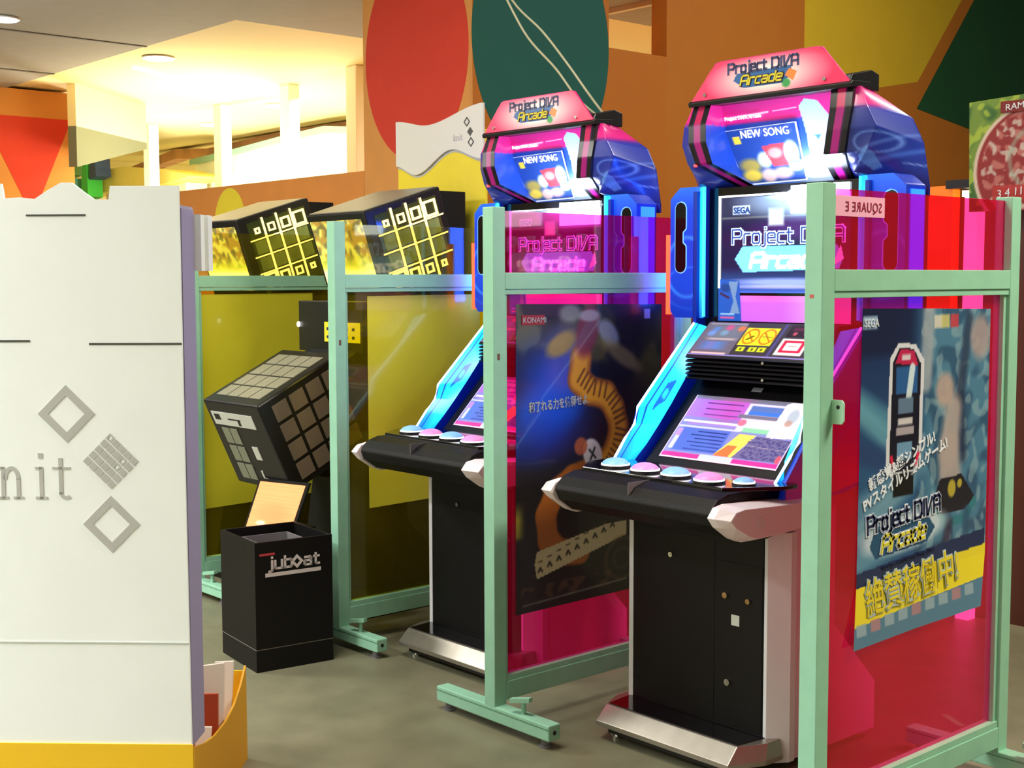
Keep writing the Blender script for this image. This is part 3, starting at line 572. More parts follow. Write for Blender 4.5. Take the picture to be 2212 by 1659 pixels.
    # lit side strips
    for s in (-1, 1):
        O = [(.313, .0, .858), (.318, .060, .925), (.318, .103, .968), (.318, .118, 1.022), (.322, .26, 1.155), (.322, .395, 1.285)]
        I = [(.295, .066, .850), (.270, .10, .905), (.262, .150, .965), (.258, .205, 1.03), (.256, .275, 1.115), (.256, .385, 1.272)]
        O = [(x*s, y, z) for x, y, z in O]; I = [(x*s, y, z) for x, y, z in I]
        def strip(P, u, v):
            c = Cv(P[:, 1], v, (18, 168, 255)); c.put(np.clip((.10-P[:, 1])/.10, 0, 1), (30, 90, 240), .8); c.put(np.clip(1-np.abs(v-.72)/.5, 0, 1)*.55, (30, 215, 255)); c.put(np.abs(v-.24) < .035, (10, 60, 150))
            L = (P[:, 1]); c.put((L > .15) & (L < .25) & (np.abs(v-.60) < .15) & (v < .48+(L-.15)*6) & (v > .45+(L-.225)*10), (6, 84, 190)); c.put((L > .19) & (L < .215) & (v > .5) & (v < .68), (30, 170, 235)); return c.c
        sp = painted('side_light_panel', [O, I], 90, 36, strip, paintmat('cyan_light_picture', em=1.25, rough=.3), t)
        m = MB()
        O2 = [(x+.0035*s, y-.004, z-.001) for x, y, z in O]
        m.tube([Vector(p) for p in O2], .0042, 8); m.build('light_line', M_cyanw, sp)
        # blue/magenta outer shell
        sh = [(.0, .80), (.015, .855), (.11, .965), (.128, 1.018), (.40, 1.285), (.40, 1.72), (.60, 1.72), (.60, 1.0), (.53, .86), (.30, .80)]
        def shp(P, u, v):
            c = Cv(P[:, 1], P[:, 2], (26, 58, 176)); c.put(np.clip((1.12-P[:, 2])/.25, 0, 1), (176, 20, 120), .95); c.line([(.1, 1.0), (.6, 1.5)], .02, (60, 110, 220), .5, soft=.03); c.line([(.2, .9), (.6, 1.25)], .008, (90, 90, 210), .5, soft=.02); return c.c
        MB().prism(sh, 'x', *sorted((.324*s, .338*s))).build('side_shell', MC['blue_laminate'], t)
        yl = [.015, .11, .128, .25, .40, .60]; zl = [.855, .965, 1.018, 1.14, 1.285, 1.285]; zb = [.80, .80, .80, .81, .83, 1.0]
        painted('side_graphic', [[(.3395*s, y, z) for y, z in zip(yl, zb)], [(.3395*s, y, z) for y, z in zip(yl, zl)]], 60, 40, shp, paintmat('cabinet_print', em=.12, rough=.3), t)
        painted('side_graphic', [[(.3395*s, .40, 1.285), (.3395*s, .60, 1.285)], [(.3395*s, .40, 1.72), (.3395*s, .60, 1.72)]], 24, 40, shp, MC['cabinet_print'], t)
    MB().box(-.325, .325, .448, .60, .80, 1.73).build('upper_body', M_black, t)
    MB().box(-.304, .304, .441, .4475, 1.285, 1.73).build('screen_bezel', M_blackg, t)
    def mon(P, u, v):
        x = P[:, 0]; z = P[:, 2]; c = Cv(x, z, (20, 26, 60))
        c.put(np.clip((1.47-z)/.09, 0, 1), (58, 90, 190), .9); c.put(np.clip((z-1.60)/.05, 0, 1), (44, 46, 74), .9); c.ell(.06, 1.59, .16, .035, (70, 40, 110), .8, .9); c.ell(-.13, 1.56, .12, .03, (50, 20, 60), .5, .9)
        c.rect(-.25, .25, 1.626, 1.632, (100, 104, 110), .8); c.rect(-.06, .0, 1.60, 1.655, (200, 214, 224), .9, .01); c.ell(.10, 1.68, .22, .05, (170, 206, 250), .95, 1.)
        c.ell(0, 1.42, .2, .012, (150, 170, 240), .8, .9); c.ell(.0, 1.405, .22, .006, (200, 200, 250), .6, .9)
        c.rect(-.205, -.135, 1.640, 1.668, (206, 226, 250), .95, .004)
        c.poly([(-.195, 1.495), (-.165, 1.535), (.20, 1.535), (.225, 1.50), (.21, 1.46), (-.16, 1.452)], (110, 196, 250)); c.poly([(.185, 1.47), (.215, 1.535), (.225, 1.49)], (220, 240, 255))
        c.put(np.clip((1.392-z)/.006, 0, 1), (70, 120, 240), .6); return c.c
    mo = painted('monitor', [[(-.25, .440, 1.385), (.25, .440, 1.385)], [(-.25, .440, 1.695), (.25, .440, 1.695)]], 150, 100, mon, paintmat('monitor_picture', em=1.1, rough=.12), t)
    M_bl = glow('screen_letter_glow', (190, 222, 255), 1.5); M_wh = glow('screen_letter_white', (255, 255, 255), 2.2); X1, Z1 = (1, 0, 0), (0, 0, 1)
    stroke_text('logo_glow', [('Project DIVA', .045, (-.203, .4380, 1.545), X1, Z1, .0125, dict(sx=1.056))], M_bl, mo)
    stroke_text('logo_lettering', [('Project DIVA', .045, (-.203, .4360, 1.545), X1, Z1, .0050, dict(sx=1.056))], mat('screen_letter_navy', (30, 40, 90), .4, em=(60, 90, 190), es=.8), mo)
    stroke_text('logo_lettering', [('Arcade', .044, (-.130, .4380, 1.468), X1, Z1, .0125, dict(shear=.25, sx=1.380))], M_wh, mo)
    text('logo_lettering', [('SEGA', .028, (-.2, .4375, 1.6435), X1, Z1, dict(off=.001))], mat('lettering_deep_blue', (40, 90, 190), .4), mo)
    m = MB(); m.box(-.262, -.255, .436, .441, 1.40, 1.702).box(-.262, .10, .436, .441, 1.697, 1.703).build('light_line', M_whiteglow, mo)
    def led(P, u, v):
        c = Cv(u, v, (180, 90, 214)); c.put(v > .75, (214, 110, 190), .6); c.put(np.clip((u-.5)/.4, 0, 1), (206, 186, 216), .8); c.put(np.clip((.18-u)/.06, 0, 1), (30, 90, 210)); c.put(np.clip((v-.7)/.3, 0, 1)*np.clip((u-.2)/.2, 0, 1)*np.clip((.6-u)/.2, 0, 1), (226, 80, 180), .7); c.rect(.04, .15, .06, .12, (220, 80, 170), .9, .03); return c.c
    painted('light_bar', [[(-.255, .440, 1.292), (.255, .440, 1.292)], [(-.255, .440, 1.376), (.255, .440, 1.376)]], 80, 20, led, paintmat('light_bar_picture', em=.85, rough=.3), t)
    def stk(P, u, v):
        c = Cv(u, v, (34, 86, 186)); c.ell(.35, .80, .25, .1, (26, 60, 130), .9, .4); c.poly([(.5, .95), (.95, .98), (.8, .6), (.95, .2), (.5, .15), (.7, .5)], (130, 160, 196), .8); c.line([(.1, .66), (.5, .56)], .03, (60, 30, 60)); c.rect(.1, .7, .06, .10, (226, 90, 150)); c.rect(.1, .7, .15, .18, (150, 200, 250)); return c.c
    painted('sticker_sheet', [[(-.262, .4385, 1.292), (-.165, .4385, 1.292)], [(-.262, .4385, 1.43), (-.175, .4385, 1.425)]], 30, 40, stk, paintmat('sticker_print', em=.5, rough=.3), t)
    # speakers
    for s in (-1, 1):
        ol = [(.304, 1.737), (.410, 1.737), (.453, 1.702), (.453, 1.322), (.432, 1.300), (.304, 1.300)]
        sb = MB().prism([(x*s, z) for x, z in ol], 'y', .4145, .52).build('speaker_housing', M_blue, t, .003)
        n = 24; zz = np.linspace(1.30, 1.737, n); xo = [.432+(z-1.30) if z < 1.321 else .453 if z < 1.702 else .453-(z-1.702)*1.23 for z in zz]
        def spk(P, u, v):
            x = np.abs(P[:, 0]); z = P[:, 2]; c = Cv(x, z, (18, 56, 190)); c.put(np.clip((.345-x)/.03, 0, 1), (30, 130, 250), .9); c.put(np.clip((z-1.66)/.08, 0, 1), (40, 110, 230), .7); c.ring(.38, 1.47, .09, .10, .10, (70, 160, 250), .6); c.ring(.36, 1.40, .12, .07, .08, (50, 120, 240), .5); c.put(x < .322, (40, 200, 255)); c.put(np.clip((1.40-z)/.1, 0, 1), (20, 40, 150), .6); return c.c
        painted('speaker_face', [[(.304*s, .4135, z) for z in zz], [(x*s, .4135, z) for x, z in zip(xo, zz)]], 80, 34, spk, paintmat('speaker_print', em=.75, rough=.25), sb)
        sl = []; n = 40
        for i in range(n):
            a = 2*PI*i/n; r = .026+.0055*math.cos(2*a) if False else .026; x = .405+.0265*math.cos(a); z = 1.595+.0; 
            zz_ = math.sin(a); z = 1.57+(.095 if zz_ > 0 else -.095)+.030*zz_; w = 1-.35*math.exp(-((z-1.57)/.02)**2); sl.append(((.405+.0265*math.cos(a)*w), z))
        # waist notch on the inner side
        out = []
        for i in range(56):
            z = 1.45+.24*i/55; h = math.sqrt(max(0, 1-((abs(z-1.57)-.094)/.026)**2)) if abs(z-1.57) > .094 else 1.
            out.append((z, .025*h))
        R_ = [(.405+h, z) for z, h in out]; L_ = [(.405-h+(.014 if abs(z-1.57) < .016 else .014*math.exp(-((abs(z-1.57)-.016)/.008)**2)), z) for z, h in reversed(out)]
        pts = R_+L_
        MB().prism([(x*s, z) for x, z in pts], 'y', .4115, .4140).build('speaker_slot', M_blackg, sb)
        m = MB(); m.tube([(x*s, .4115, z) for x, z in L_], .0022, 6); m.tube([(x*s, .4115, z) for x, z in R_], .0012, 6); m.build('slot_rim', glow('slot_rim_glow', (110, 170, 255), 1.0), sb)
        MB().box(*sorted((.304*s, .298*s)), .405, .4148, 1.305, 1.735).build('edge_light', glow('edge_cyan', (60, 190, 255), 1.5), sb)
        MB().box(*sorted((.4535*s, .4575*s)), .435, .505, 1.34, 1.69).build('edge_light', glow('rail_fill_blue', (34, 84, 255), 30) if s < 0 else glow('edge_blue', (30, 90, 255), 3.0), sb)  # blue strips added to tint nearby rails; left one faces away unseen
        if s < 0: MB().box(-.474, -.4585, .4150, .44, 1.31, 1.58).build('orange_glow_strip', glow('backglow_orange', (255, 84, 50), 1.8), sb)  # strip added for the orange glow from behind the speaker
    # hood
    def hoodc(P, u, v):
        x = P[:, 0]; z = P[:, 2]; q = x*.9+P[:, 1]*.6; c = Cv(x, z, (26, 48, 146)); c.put(np.clip((z-(1.925-.06*(np.abs(x)-.3)))/.02, 0, 1), (214, 34, 134)); 
        c.put((z > 1.86)*np.clip((z-1.86)/.1, 0, 1)*(z < 1.93), (70, 60, 190), .5); c.put(np.clip((1.76-z)/.05, 0, 1), (24, 24, 96), .9)
        c.line([(.31, 1.80), (.45, 1.87)], .004, (110, 150, 230), .5, soft=.006); c.line([(.30, 1.76), (.44, 1.81)], .006, (80, 130, 230), .5, soft=.008); c.ring(.355, 1.83, .045, .03, .16, (120, 160, 240), .7); c.poly([(.31, 1.79), (.345, 1.82), (.36, 1.76), (.34, 1.75)], (110, 170, 250), .6); c.line([(.40, 1.77), (.44, 1.76)], .002, (160, 190, 250), .6)
        return c.c
    HP = paintmat('hood_print', em=.12, rough=.28, coat=.3)
    for s in (-1, 1):
        Oo = [(.305, .372, 1.996), (.312, .352, 1.93), (.305, .345, 1.87), (.286, .358, 1.802), (.250, .43, 1.765), (.219, .512, 1.728)]
        Ii = [(.230, .368, 1.996), (.238, .350, 1.93), (.232, .345, 1.87), (.214, .356, 1.802), (.178, .43, 1.765), (.150, .512, 1.728)]
        Mm = [(.322, .372, 1.992), (.350, .362, 1.93), (.372, .378, 1.873), (.345, .375, 1.81), (.297, .380, 1.745), (.28, .50, 1.715)]
        Bb = [(.275, .474, 2.004), (.392, .539, 1.905), (.426, .547, 1.83), (.437, .55, 1.757), (.446, .552, 1.70), (.446, .552, 1.672)]
        Bo = [(.20, .56, 1.99), (.30, .56, 1.9), (.3, .56, 1.83), (.3, .56, 1.75), (.3, .56, 1.70), (.3, .56, 1.672)]
        f = lambda L: [(x*s, y, z) for x, y, z in L]
        painted('hood_wing', [f(Oo), f(Mm), f(Bb), f(Bo)], 70, 90, hoodc, HP, t)
        def stripc(P, u, v):
            c = Cv(u, v, (12, 8, 14)); c.put((v > .30) & (v < .70), (150, 20, 110)); c.put((v > .30) & (v < .70) & (P[:, 2] > 1.93), (176, 30, 84)); c.put(((v > .26) & (v < .30)) | ((v > .70) & (v < .73)), (60, 20, 80)); return c.c
        sm = paintmat('strip_print', em=.25, rough=.3)
        o = painted('hood_strip', [[(x, y-.012, z) for x, y, z in f(Oo)], [(x, y-.012, z) for x, y, z in f(Ii)]], 50, 30, stripc, sm, t)
        Bd = [(.24, .420, 1.992), (.235, .437, 1.93), (.225, .455, 1.87), (.215, .475, 1.80), (.20, .49, 1.765), (.16, .512, 1.73)]
        MB().loft([(x, y-.012, z) for x, y, z in f(Oo)], f(Oo)).build('strip_side', M_black, o)
        painted('board_side', [[(x, y-.011, z) for x, y, z in f(Ii)], f(Bd)], 50, 20, lambda P, u, v: Cv(P[:, 0], P[:, 2], (34, 74, 190)).c*(P[:, 2] < 1.93)[:, None]+np.array((214, 40, 140))*(P[:, 2] >= 1.93)[:, None], paintmat('hood_board_print', em=.42, rough=.3, coat=.2), t)
        if s > 0: MB().box(.215, .275, .350, .362, 1.787, 1.800).build('strip_glint', glow('glint', (235, 240, 255), 2.0), o)
        else: MB().box(-.29, -.283, .342, .352, 1.795, 1.803).build('red_indicator', glow('red_indicator_glow', (255, 60, 60), 2.5), o)
    def board(P, u, v):
        x = P[:, 0]; z = P[:, 2]; c = Cv(x, z, (34, 74, 190)); c.put(np.clip((z-1.928)/.006, 0, 1), (218, 40, 140)); c.put(np.clip((z-1.955)/.04, 0, 1), (196, 34, 150), .7)
        c.line([(-.24, 1.951), (-.06, 1.958)], .003, (240, 200, 230), .9, soft=.003); c.line([(-.04, 1.959), (.05, 1.962)], .0015, (240, 200, 230), .9, soft=.002)
        # soft pale abstract plume, with the lamp's bloom painted at its foot
        c.poly([(.060, 1.965), (.085, 1.985), (.13, 1.975), (.165, 1.93), (.155, 1.86), (.15, 1.78), (.16, 1.73), (.03, 1.73), (.075, 1.80), (.075, 1.88)], (170, 206, 244)); c.poly([(.10, 1.875), (.13, 1.878), (.115, 1.858)], (60, 110, 210)); c.put(np.exp(-((x-.09)**2/.006+(z-1.75)**2/.004)), (250, 252, 255), 1.)
        c.put(np.clip((1.77-z)/.04, 0, 1), (110, 180, 250), .5); return c.c
    bd = [[(-.165, .513, 1.725), (.165, .513, 1.725)], [(-.215, .475, 1.80), (.215, .475, 1.80)], [(-.236, .437, 1.93), (.236, .437, 1.93)], [(-.242, .418, 1.998), (.242, .418, 1.998)]]
    hb = painted('hood_board', bd, 130, 90, board, paintmat('hood_board_print', em=.42, rough=.3, coat=.2), t)
    text('lettering', [('Project DIVA Arcade', .018, (-.232, .4265, 1.944), X1, (0, -.25, 1), dict(sx=.95))], M_wh, hb)
    def newsong(P, u, v):
        c = Cv(u, v, (34, 66, 150)); c.rect(.10, .20, .74, .88, (226, 200, 60)); c.rect(.10, .20, .805, .815, (40, 60, 120)); c.ell(.22, .34, .16, .12, (170, 150, 60), .9, .7); c.ell(.20, .16, .15, .1, (226, 196, 60), .9, .6)
        c.ell(.45, .42, .10, .14, (176, 190, 200), .95, .4); c.ell(.45, .14, .11, .12, (214, 180, 180), .9, .5); c.poly([(.46, .66), (.78, .68), (.80, .30), (.55, .30)], (196, 60, 76)); c.ell(.62, .52, .10, .09, (226, 150, 150), .8, .5); c.ell(.85, .50, .10, .20, (206, 200, 210), .9, .4); c.ell(.88, .28, .10, .10, (220, 206, 200), .9, .4); c.ell(.66, .16, .15, .1, (216, 170, 180), .8, .6)
        c.put((u < .018) | (u > .982) | (v < .02) | (v > .985), (226, 236, 250)); return c.c
    ns = painted('song_card', [[(-.206, .498, 1.737), (.048, .498, 1.741)], [(-.245, .430, 1.912), (.05, .430, 1.919)]], 70, 60, newsong, paintmat('song_card_print', em=.62, rough=.3), t)
    text('lettering', [('NEW SONG', .036, (-.172, .4355, 1.884), X1, (0, -.37, 1), dict(off=.0001, sx=1.0))], M_wh, ns)
    MB().cyl((-.02, .455, 1.716), (.20, 0, 0), .012, 12).build('tube_lamp', M_lamp, t)
    MB().box(-.20, .24, .442, .50, 1.700, 1.712).build('lamp_tray', M_whiteglow, t)
    MB().box(.03, .245, .4345, .4375, 1.635, 1.722).build('lamp_diffuser_bloom', glow('lamp_diffuser_glow', (225, 238, 255), 9.0), t)  # light box enlarged so its glow carries the lamp's white bloom
    # top bar and sign
    MB().prism([(.340, 1.988), (.336, 2.0), (.345, 2.008), (.44, 2.012), (.44, 1.995)], 'x', -.312, .312).build('hood_top_bar', M_black, t, .002)
    MB().prism([(.40, 1.99), (.345, 2.0), (.36, 2.03), (.46, 2.050), (.50, 2.04), (.50, 1.99)], 'x', .262, .300).build('hinge_bracket', M_black, t, .003)
    def sign(P, u, v):
        x = P[:, 0]; z = P[:, 2]; c = Cv(x, z, (232, 48, 98)); r = np.sqrt((x/.17)**2+((z-2.055)/.058)**2); c.put(np.clip(1.45-r, 0, 1)**.8, (246, 232, 224)); c.put(np.clip((z-2.10)/.02, 0, 1), (226, 40, 90), .5)
        c.poly([(-.13, 2.055), (-.115, 2.075), (.09, 2.078), (.10, 2.05), (.06, 2.028), (-.09, 2.028)], (44, 92, 150)); c.poly([(.085, 2.07), (.115, 2.058), (.10, 2.03), (.07, 2.05)], (226, 130, 60)); c.ell(.075, 2.026, .016, .013, (60, 150, 80), 1, .4)
        return c.c
    rows = []
    for z in np.linspace(2.006, 2.119, 12):
        f = (z-2.006)/.113; hw = .303-.100*f-.012*max(0, f-.85)/.15; rows.append([(-hw, .343, z), (hw, .343, z)])
    sg = painted('top_sign', rows, 140, 60, sign, paintmat('sign_print', em=.20, rough=.3, coat=.3), t)
    MB().prism([(-.304, 2.003), (.304, 2.003), (.205, 2.118), (.185, 2.122), (-.185, 2.122), (-.205, 2.118)], 'y', .3445, .352).build('sign_backing', M_magenta, sg, .001)
    for x in (-.245, .215): MB().cyl((x, .343, 2.022), (0, -.004, 0), .006, 12).build('sign_screw', M_chrome, sg)
    stroke_text('sign_lettering', [('Project DIVA', .030, (-.150, .3425, 2.077), X1, Z1, .0078, dict(sx=0.990))], mat('lettering_steel', (62, 66, 112), .4), sg)
    stroke_text('sign_lettering', [('Arcade', .028, (-.100, .3416, 2.037), X1, Z1, .0095, dict(shear=.3, sx=1.193))], mat('lettering_maroon', (70, 30, 60), .4), sg)
    stroke_text('sign_lettering', [('Arcade', .028, (-.100, .3400, 2.037), X1, Z1, .0055, dict(shear=.3, sx=1.193))], M_ty, sg)
    return t
m1 = song_machine()
m2 = copy_tree(m1); m2.location = (-1.142, .082, 0)
m2['label'] = 'blue and pink song game machine in the middle, seen partly through the pink pane'
for x0, y0, nm in ((0, 0, 'near'), (-1.142, .082, 'middle')):
    a = area('header_lamp_light_'+nm, (x0+.08, y0+.40, 1.70),   .22, 2.4, (.72, .86, 1.0), (PI-.45, 0, 0), .06)

# ------------------------------------------------------------------ cube game machine (grids of square screens)
def cube_machine():
    t = thing('cube_game_machine', 'black cube game machine with a lit grid, between the two yellow panes', 'arcade machine', (-2.20, 0, 0), 0, 'cube game machines')
    HW = .22
    MB().box(-.20, .20, .625, .78, 0, 1.82).box(-.19, .19, .42, .624, 0, 1.33).build('column', M_blackm, t)
    MB().box(-.26, .26, .10, .80, 0, .10).build('base', M_blackm, t, .004)
    MB().prism([(.10, .0), (.46, .0), (.46, .70), (.20, .66)], 'x', -.15, .15).build('pedestal', M_blackm, t)
    def frame(o, a, b):
        a = Vector((0,)+a).normalized(); b = Vector((0,)+b).normalized(); return Vector((0,)+o), a, b
    # upper lit cube
    o, e1, e2 = frame((.214, 1.714), (.40, .123), (.125, -.38)); L1, L2 = .42, .40
    up = MB().obox(o+Vector((-HW, 0, 0)), (2*HW, 0, 0), e1*L1, e2*L2).build('upper_cube', M_black, t, .006)
    X = Vector((1, 0, 0)); up_ = -e2
    MB().obox(o+Vector((-HW+.012, 0, 0))+e1*.012-e2*.0, X*(2*HW-.024), e1*(L1-.03), up_*.004).build('top_tile', M_greyp, up)
    MB().obox(o+X*HW+e1*.045+e2*.03, e1*.34, e2*.35, X*.003).build('side_screen', mat('dark_screen_glass', (44, 52, 30), .1, em=(120, 130, 60), es=.10), up)
    G = glow('yellow_neon_line', (255, 224, 140), 2.2); g = MB(); gl = MB()
    gx, gy, cw, ch = .050, .035, .0825, .0825
    base = o+X*(HW+.004)+e1*gx+e2*gy
    for i in range(1, 4):
        g.obox(base+e1*(i*cw-.005)+e2*(-.015), e1*.010, e2*.36, X*.004)
        g.obox(base+e2*(i*ch-.003)+e1*(-.010), e1*.36, e2*.006, X*.004)
    for j, row in ((0, (.40, .55, .72, .95)), (3, (.95, .72, .55, .40))):
        for i, k in enumerate(row):
            sz = cw*k*.9; th = .010 if k > .6 else .008; c = base+e1*((i+.5)*cw-sz/2)+e2*((j+.5)*ch-sz/2)
            g.obox(c, e1*sz, e2*th, X*.005); g.obox(c+e2*(sz-th), e1*sz, e2*th, X*.005); g.obox(c, e1*th, e2*sz, X*.005); g.obox(c+e1*(sz-th), e1*th, e2*sz, X*.005)
    g.build('neon_grid', G, up)
    for i in range(4):
        for j in range(1, 3):
            gl.obox(base+e1*(i*cw+.010)+e2*(j*ch+.008), e1*.062, e2*.064, X*.001)
    gl.build('screen_tile', mat('screen_tile_picture', (110, 120, 70), .2, em=(120, 130, 50), es=.28, noise=.6, nscale=7), up)
    def fs(P, u, v):
        c = Cv(u, v, (150, 120, 50)); c.blotch(14, 8, (196, 190, 90), .4, .3, .9); c.blotch(20, 4, (90, 84, 50), .6, .2, .8); c.put(np.clip((.55-v)/.2, 0, 1), (196, 206, 60), .8); c.put(np.clip((.36-v)/.08, 0, 1), (255, 244, 170)); c.rect(0, 1, .30, .34, (255, 200, 90), .8); return c.c
    a = o+X*(-HW+.02)+e2*.35-e1*.002; b = o+X*(-HW+.02)+e2*.03-e1*.002; w = X*(2*HW-.05)
    painted('front_screen', [[tuple(a), tuple(a+w)], [tuple(b), tuple(b+w)]], 40, 40, fs, paintmat('front_screen_picture', em=1.1, rough=.2), up)
    # neck board
    nb = MB().box(-.27, .22, .20, .42, 1.12, 1.34).build('neck_panel', M_black, t, .004)
    MB().obox((-.06, .197, 1.165), (.27, 0, 0), (0, .002, 0), (0, 0, .085)).build('yellow_notice', mat('notice_yellow', (216, 206, 40), .5, em=(216, 206, 40), es=.2), nb)
    m = MB()
    for i in range(5):
        for j in range(2): m.box(-.04+i*.048, -.022+i*.048, .1955, .1965, 1.18+j*.035, 1.192+j*.035)
    m.build('notice_print', M_td, nb)
    MB().cyl((-.262, .196, 1.235), (0, -.004, 0), .012, 14).build('lamp_button', glow('white_button', (250, 250, 240), 3), nb)
    # lower cube
    o, e1, e2 = frame((-.31, .932), (.323, .162), (.148, -.328)); L1, L2 = .44, .40
    MB().prism([(.0, .62), (.46, .55), (.46, 1.30), (.30, 1.19), (.08, 1.06)], 'x', -.19, .19).build('cube_mount', M_black, t)
    lo = MB().obox(o+X*(-HW), X*(2*HW), e1*L1, e2*L2).build('lower_cube', M_black, t, .008)
    m = MB()
    for i in range(4):
        for j in range(4): m.obox(o+X*(-HW+.045+.088*j)+e1*(.05+.088*i)+e2*0, X*.080, e1*.078, -e2*.003)
    m.build('touch_tile', M_greyp, lo)
    m = MB()
    for i in range(4):
        for j in range(4): m.obox(o+X*HW+e1*(.06+.088*i)+e2*(.035+.088*j), e1*.072, e2*.072, X*.003)
    m.build('side_tile', mat('side_tile_brown', (112, 98, 86), .4), lo)
    m = MB()
    for i in range(3):
        for j in range(2): m.obox(o+X*(-HW+.07+.065*j)+e2*(.125+.085*i), X*.058, e2*.072, -e1*.003)
    m.build('front_tile', mat('front_tile_grey', (126, 130, 112), .4), lo)
    lb = MB().obox(o+X*(-HW+.035)+e2*.05, X*.33, e2*.060, -e1*.003).build('notice_label', mat('label_white', (196, 200, 192), .5), lo)
    MB().obox(o+X*(-HW+.055)+e2*.060, X*.045, e2*.026, -e1*.004).obox(o+X*(-HW+.16)+e2*.075, X*.10, e2*.006, -e1*.004).obox(o+X*(-HW+.235)+e2*.075, X*.02, e2*.028, -e1*.004).build('label_print', M_black, lb)
    MB().obox(o+X*(-HW+.26)+e2*.20, X*.045, e2*.06, -e1*.003).obox(o+X*(-HW+.25)+e2*.315, X*.012, e2*.045, -e1*.003).obox(o+X*(-HW+.25)+e2*.35, X*.05, e2*.010, -e1*.003).build('card_slot', MC['label_white'], lo)
    return t
j1 = cube_machine()
j2 = copy_tree(j1); j2.location = (-3.25, .0, 0); j2['label'] = 'black cube game machine with a lit grid, leftmost, behind the farther yellow pane'
# yellow display board behind the nearer cube machine
t = thing('display_board', 'yellow standing board with a white wavy top sign behind the cube machine', 'display board', (-2.28, .86, 0))
pts = [(-.30, 0), (.31, 0), (.325, 1.3), (.325, 2.10), (-.325, 2.10), (-.325, 1.2)]
MB().prism(pts, 'y', 0, .012).build('board', mat('yellow_board', (240, 216, 44), .5, noise=.03), t)
def ipl(x, kx, kz):
    t_ = np.interp(x, kx, range(len(kx))); i = min(int(t_), len(kx)-2); f = t_-i; f = f*f*(3-2*f); return kz[i]*(1-f)+kz[i+1]*f
XS = [-.325+.65*i/26 for i in range(27)]
top = [(x, ipl(x, [-.325, -.08, .325], [2.186, 2.150, 2.215])) for x in XS]
bot = [(x, ipl(x, [-.325, -.17, .10, .325], [1.975, 1.925, 2.025, 1.968])) for x in XS]
wv = MB().prism(bot+top[::-1], 'y', -.014, -.002).build('wavy_sign', mat('wavy_white', (226, 222, 218), .5), t, .001)
wv2 = MB().prism([(x, z-.012) for x, z in bot]+[(x, z+.02) for x, z in bot[::-1]], 'y', -.0018, -.0005).build('wavy_shadow_card', mat('wavy_shadow', (206, 206, 206), .5), wv)  # grey strip standing in for the wavy sign's shadow
def dia(mb, f, cx, cz, r, th):
    for a in range(4):
        p = [(cx+r*math.cos(a*PI/2), cz+r*math.sin(a*PI/2)), (cx+r*math.cos((a+1)*PI/2), cz+r*math.sin((a+1)*PI/2))]; q = [(cx+(x-cx)*(1-th), cz+(z-cz)*(1-th)) for x, z in p]
        f(mb, [p[0], p[1], q[1], q[0]])
m = MB()
fq = lambda mb, P: mb.prism(P, 'y', -.0165, -.0145)
dia(m, fq, .215, 2.140, .022, .3); dia(m, fq, .238, 2.095, .020, .95); dia(m, fq, .243, 2.048, .022, .3)
m.build('diamond_mark', mat('dark_grey_print', (84, 84, 84), .6), wv)
text('sign_lettering', [('knit', .045, (.115, -.015, 2.06), (1, 0, .02), (0, 0, 1))], mat('pale_print', (200, 190, 196), .6), wv)

# ------------------------------------------------------------------ black bin with the white logo
bn = thing('waste_bin', 'tall square black bin with a white logo standing before the yellow pane', 'bin', (-1.574, -.566, 0), -.13)
W1, D1, Hh = .33, .31, .480
MB().box(-W1, 0, 0, D1, 0, .082).build('bin_base', M_blackm, bn, .002)
MB().box(-W1+.001, -.001, .001, D1-.001, .082, .085).build('seam_line', mat('seam_grey', (130, 128, 120), .5), bn)
MB().box(-W1, 0, 0, .012, .085, Hh).box(-W1, 0, D1-.012, D1, .085, Hh).box(-W1, -W1+.012, .012, D1-.012, .085, Hh).box(-.012, 0, .012, D1-.012, .085, Hh).build('bin_body', M_blackm, bn, .001)
MB().box(-W1+.012, -.012, .012, D1-.012, .40, .41).build('bin_shelf', M_black, bn)
MB().box(-W1+.06, -.06, .06, .065, .41, .455).box(-W1+.06, -.06, .245, .25, .41, .455).box(-W1+.06, -W1+.065, .065, .245, .41, .455).box(-.065, -.06, .065, .245, .41, .455).build('inner_rim', M_grey, bn)
stroke_text('logo_lettering', [('jub', .040, (.0012, .056, .379), X_, Z_, .0085, dict(sx=1.1, gap=.28)), ('at', .040, (.0012, .196, .379), X_, Z_, .0085, dict(sx=1.1, gap=.28))], mat('logo_white', (214, 206, 206), .5), bn)
m = MB()
for rr in (.026,):
    for a in range(4):
        p = [(.166+rr*math.cos(a*PI/2), .396+rr*math.sin(a*PI/2)), (.166+rr*math.cos((a+1)*PI/2), .396+rr*math.sin((a+1)*PI/2))]; q = [(.166+(x-.166)*.45, .396+(z-.396)*.45) for x, z in p]; m.prism([p[0], p[1], q[1], q[0]], 'x', .0002, .0014)
m.box(.0002, .0014, .040, .262, .350, .364).build('logo_mark', MC['logo_white'], bn)
MB().box(.0002, .0012, .018, .078, .430, .438).build('red_badge', mat('red_badge_paint', (190, 60, 70), .5), bn)
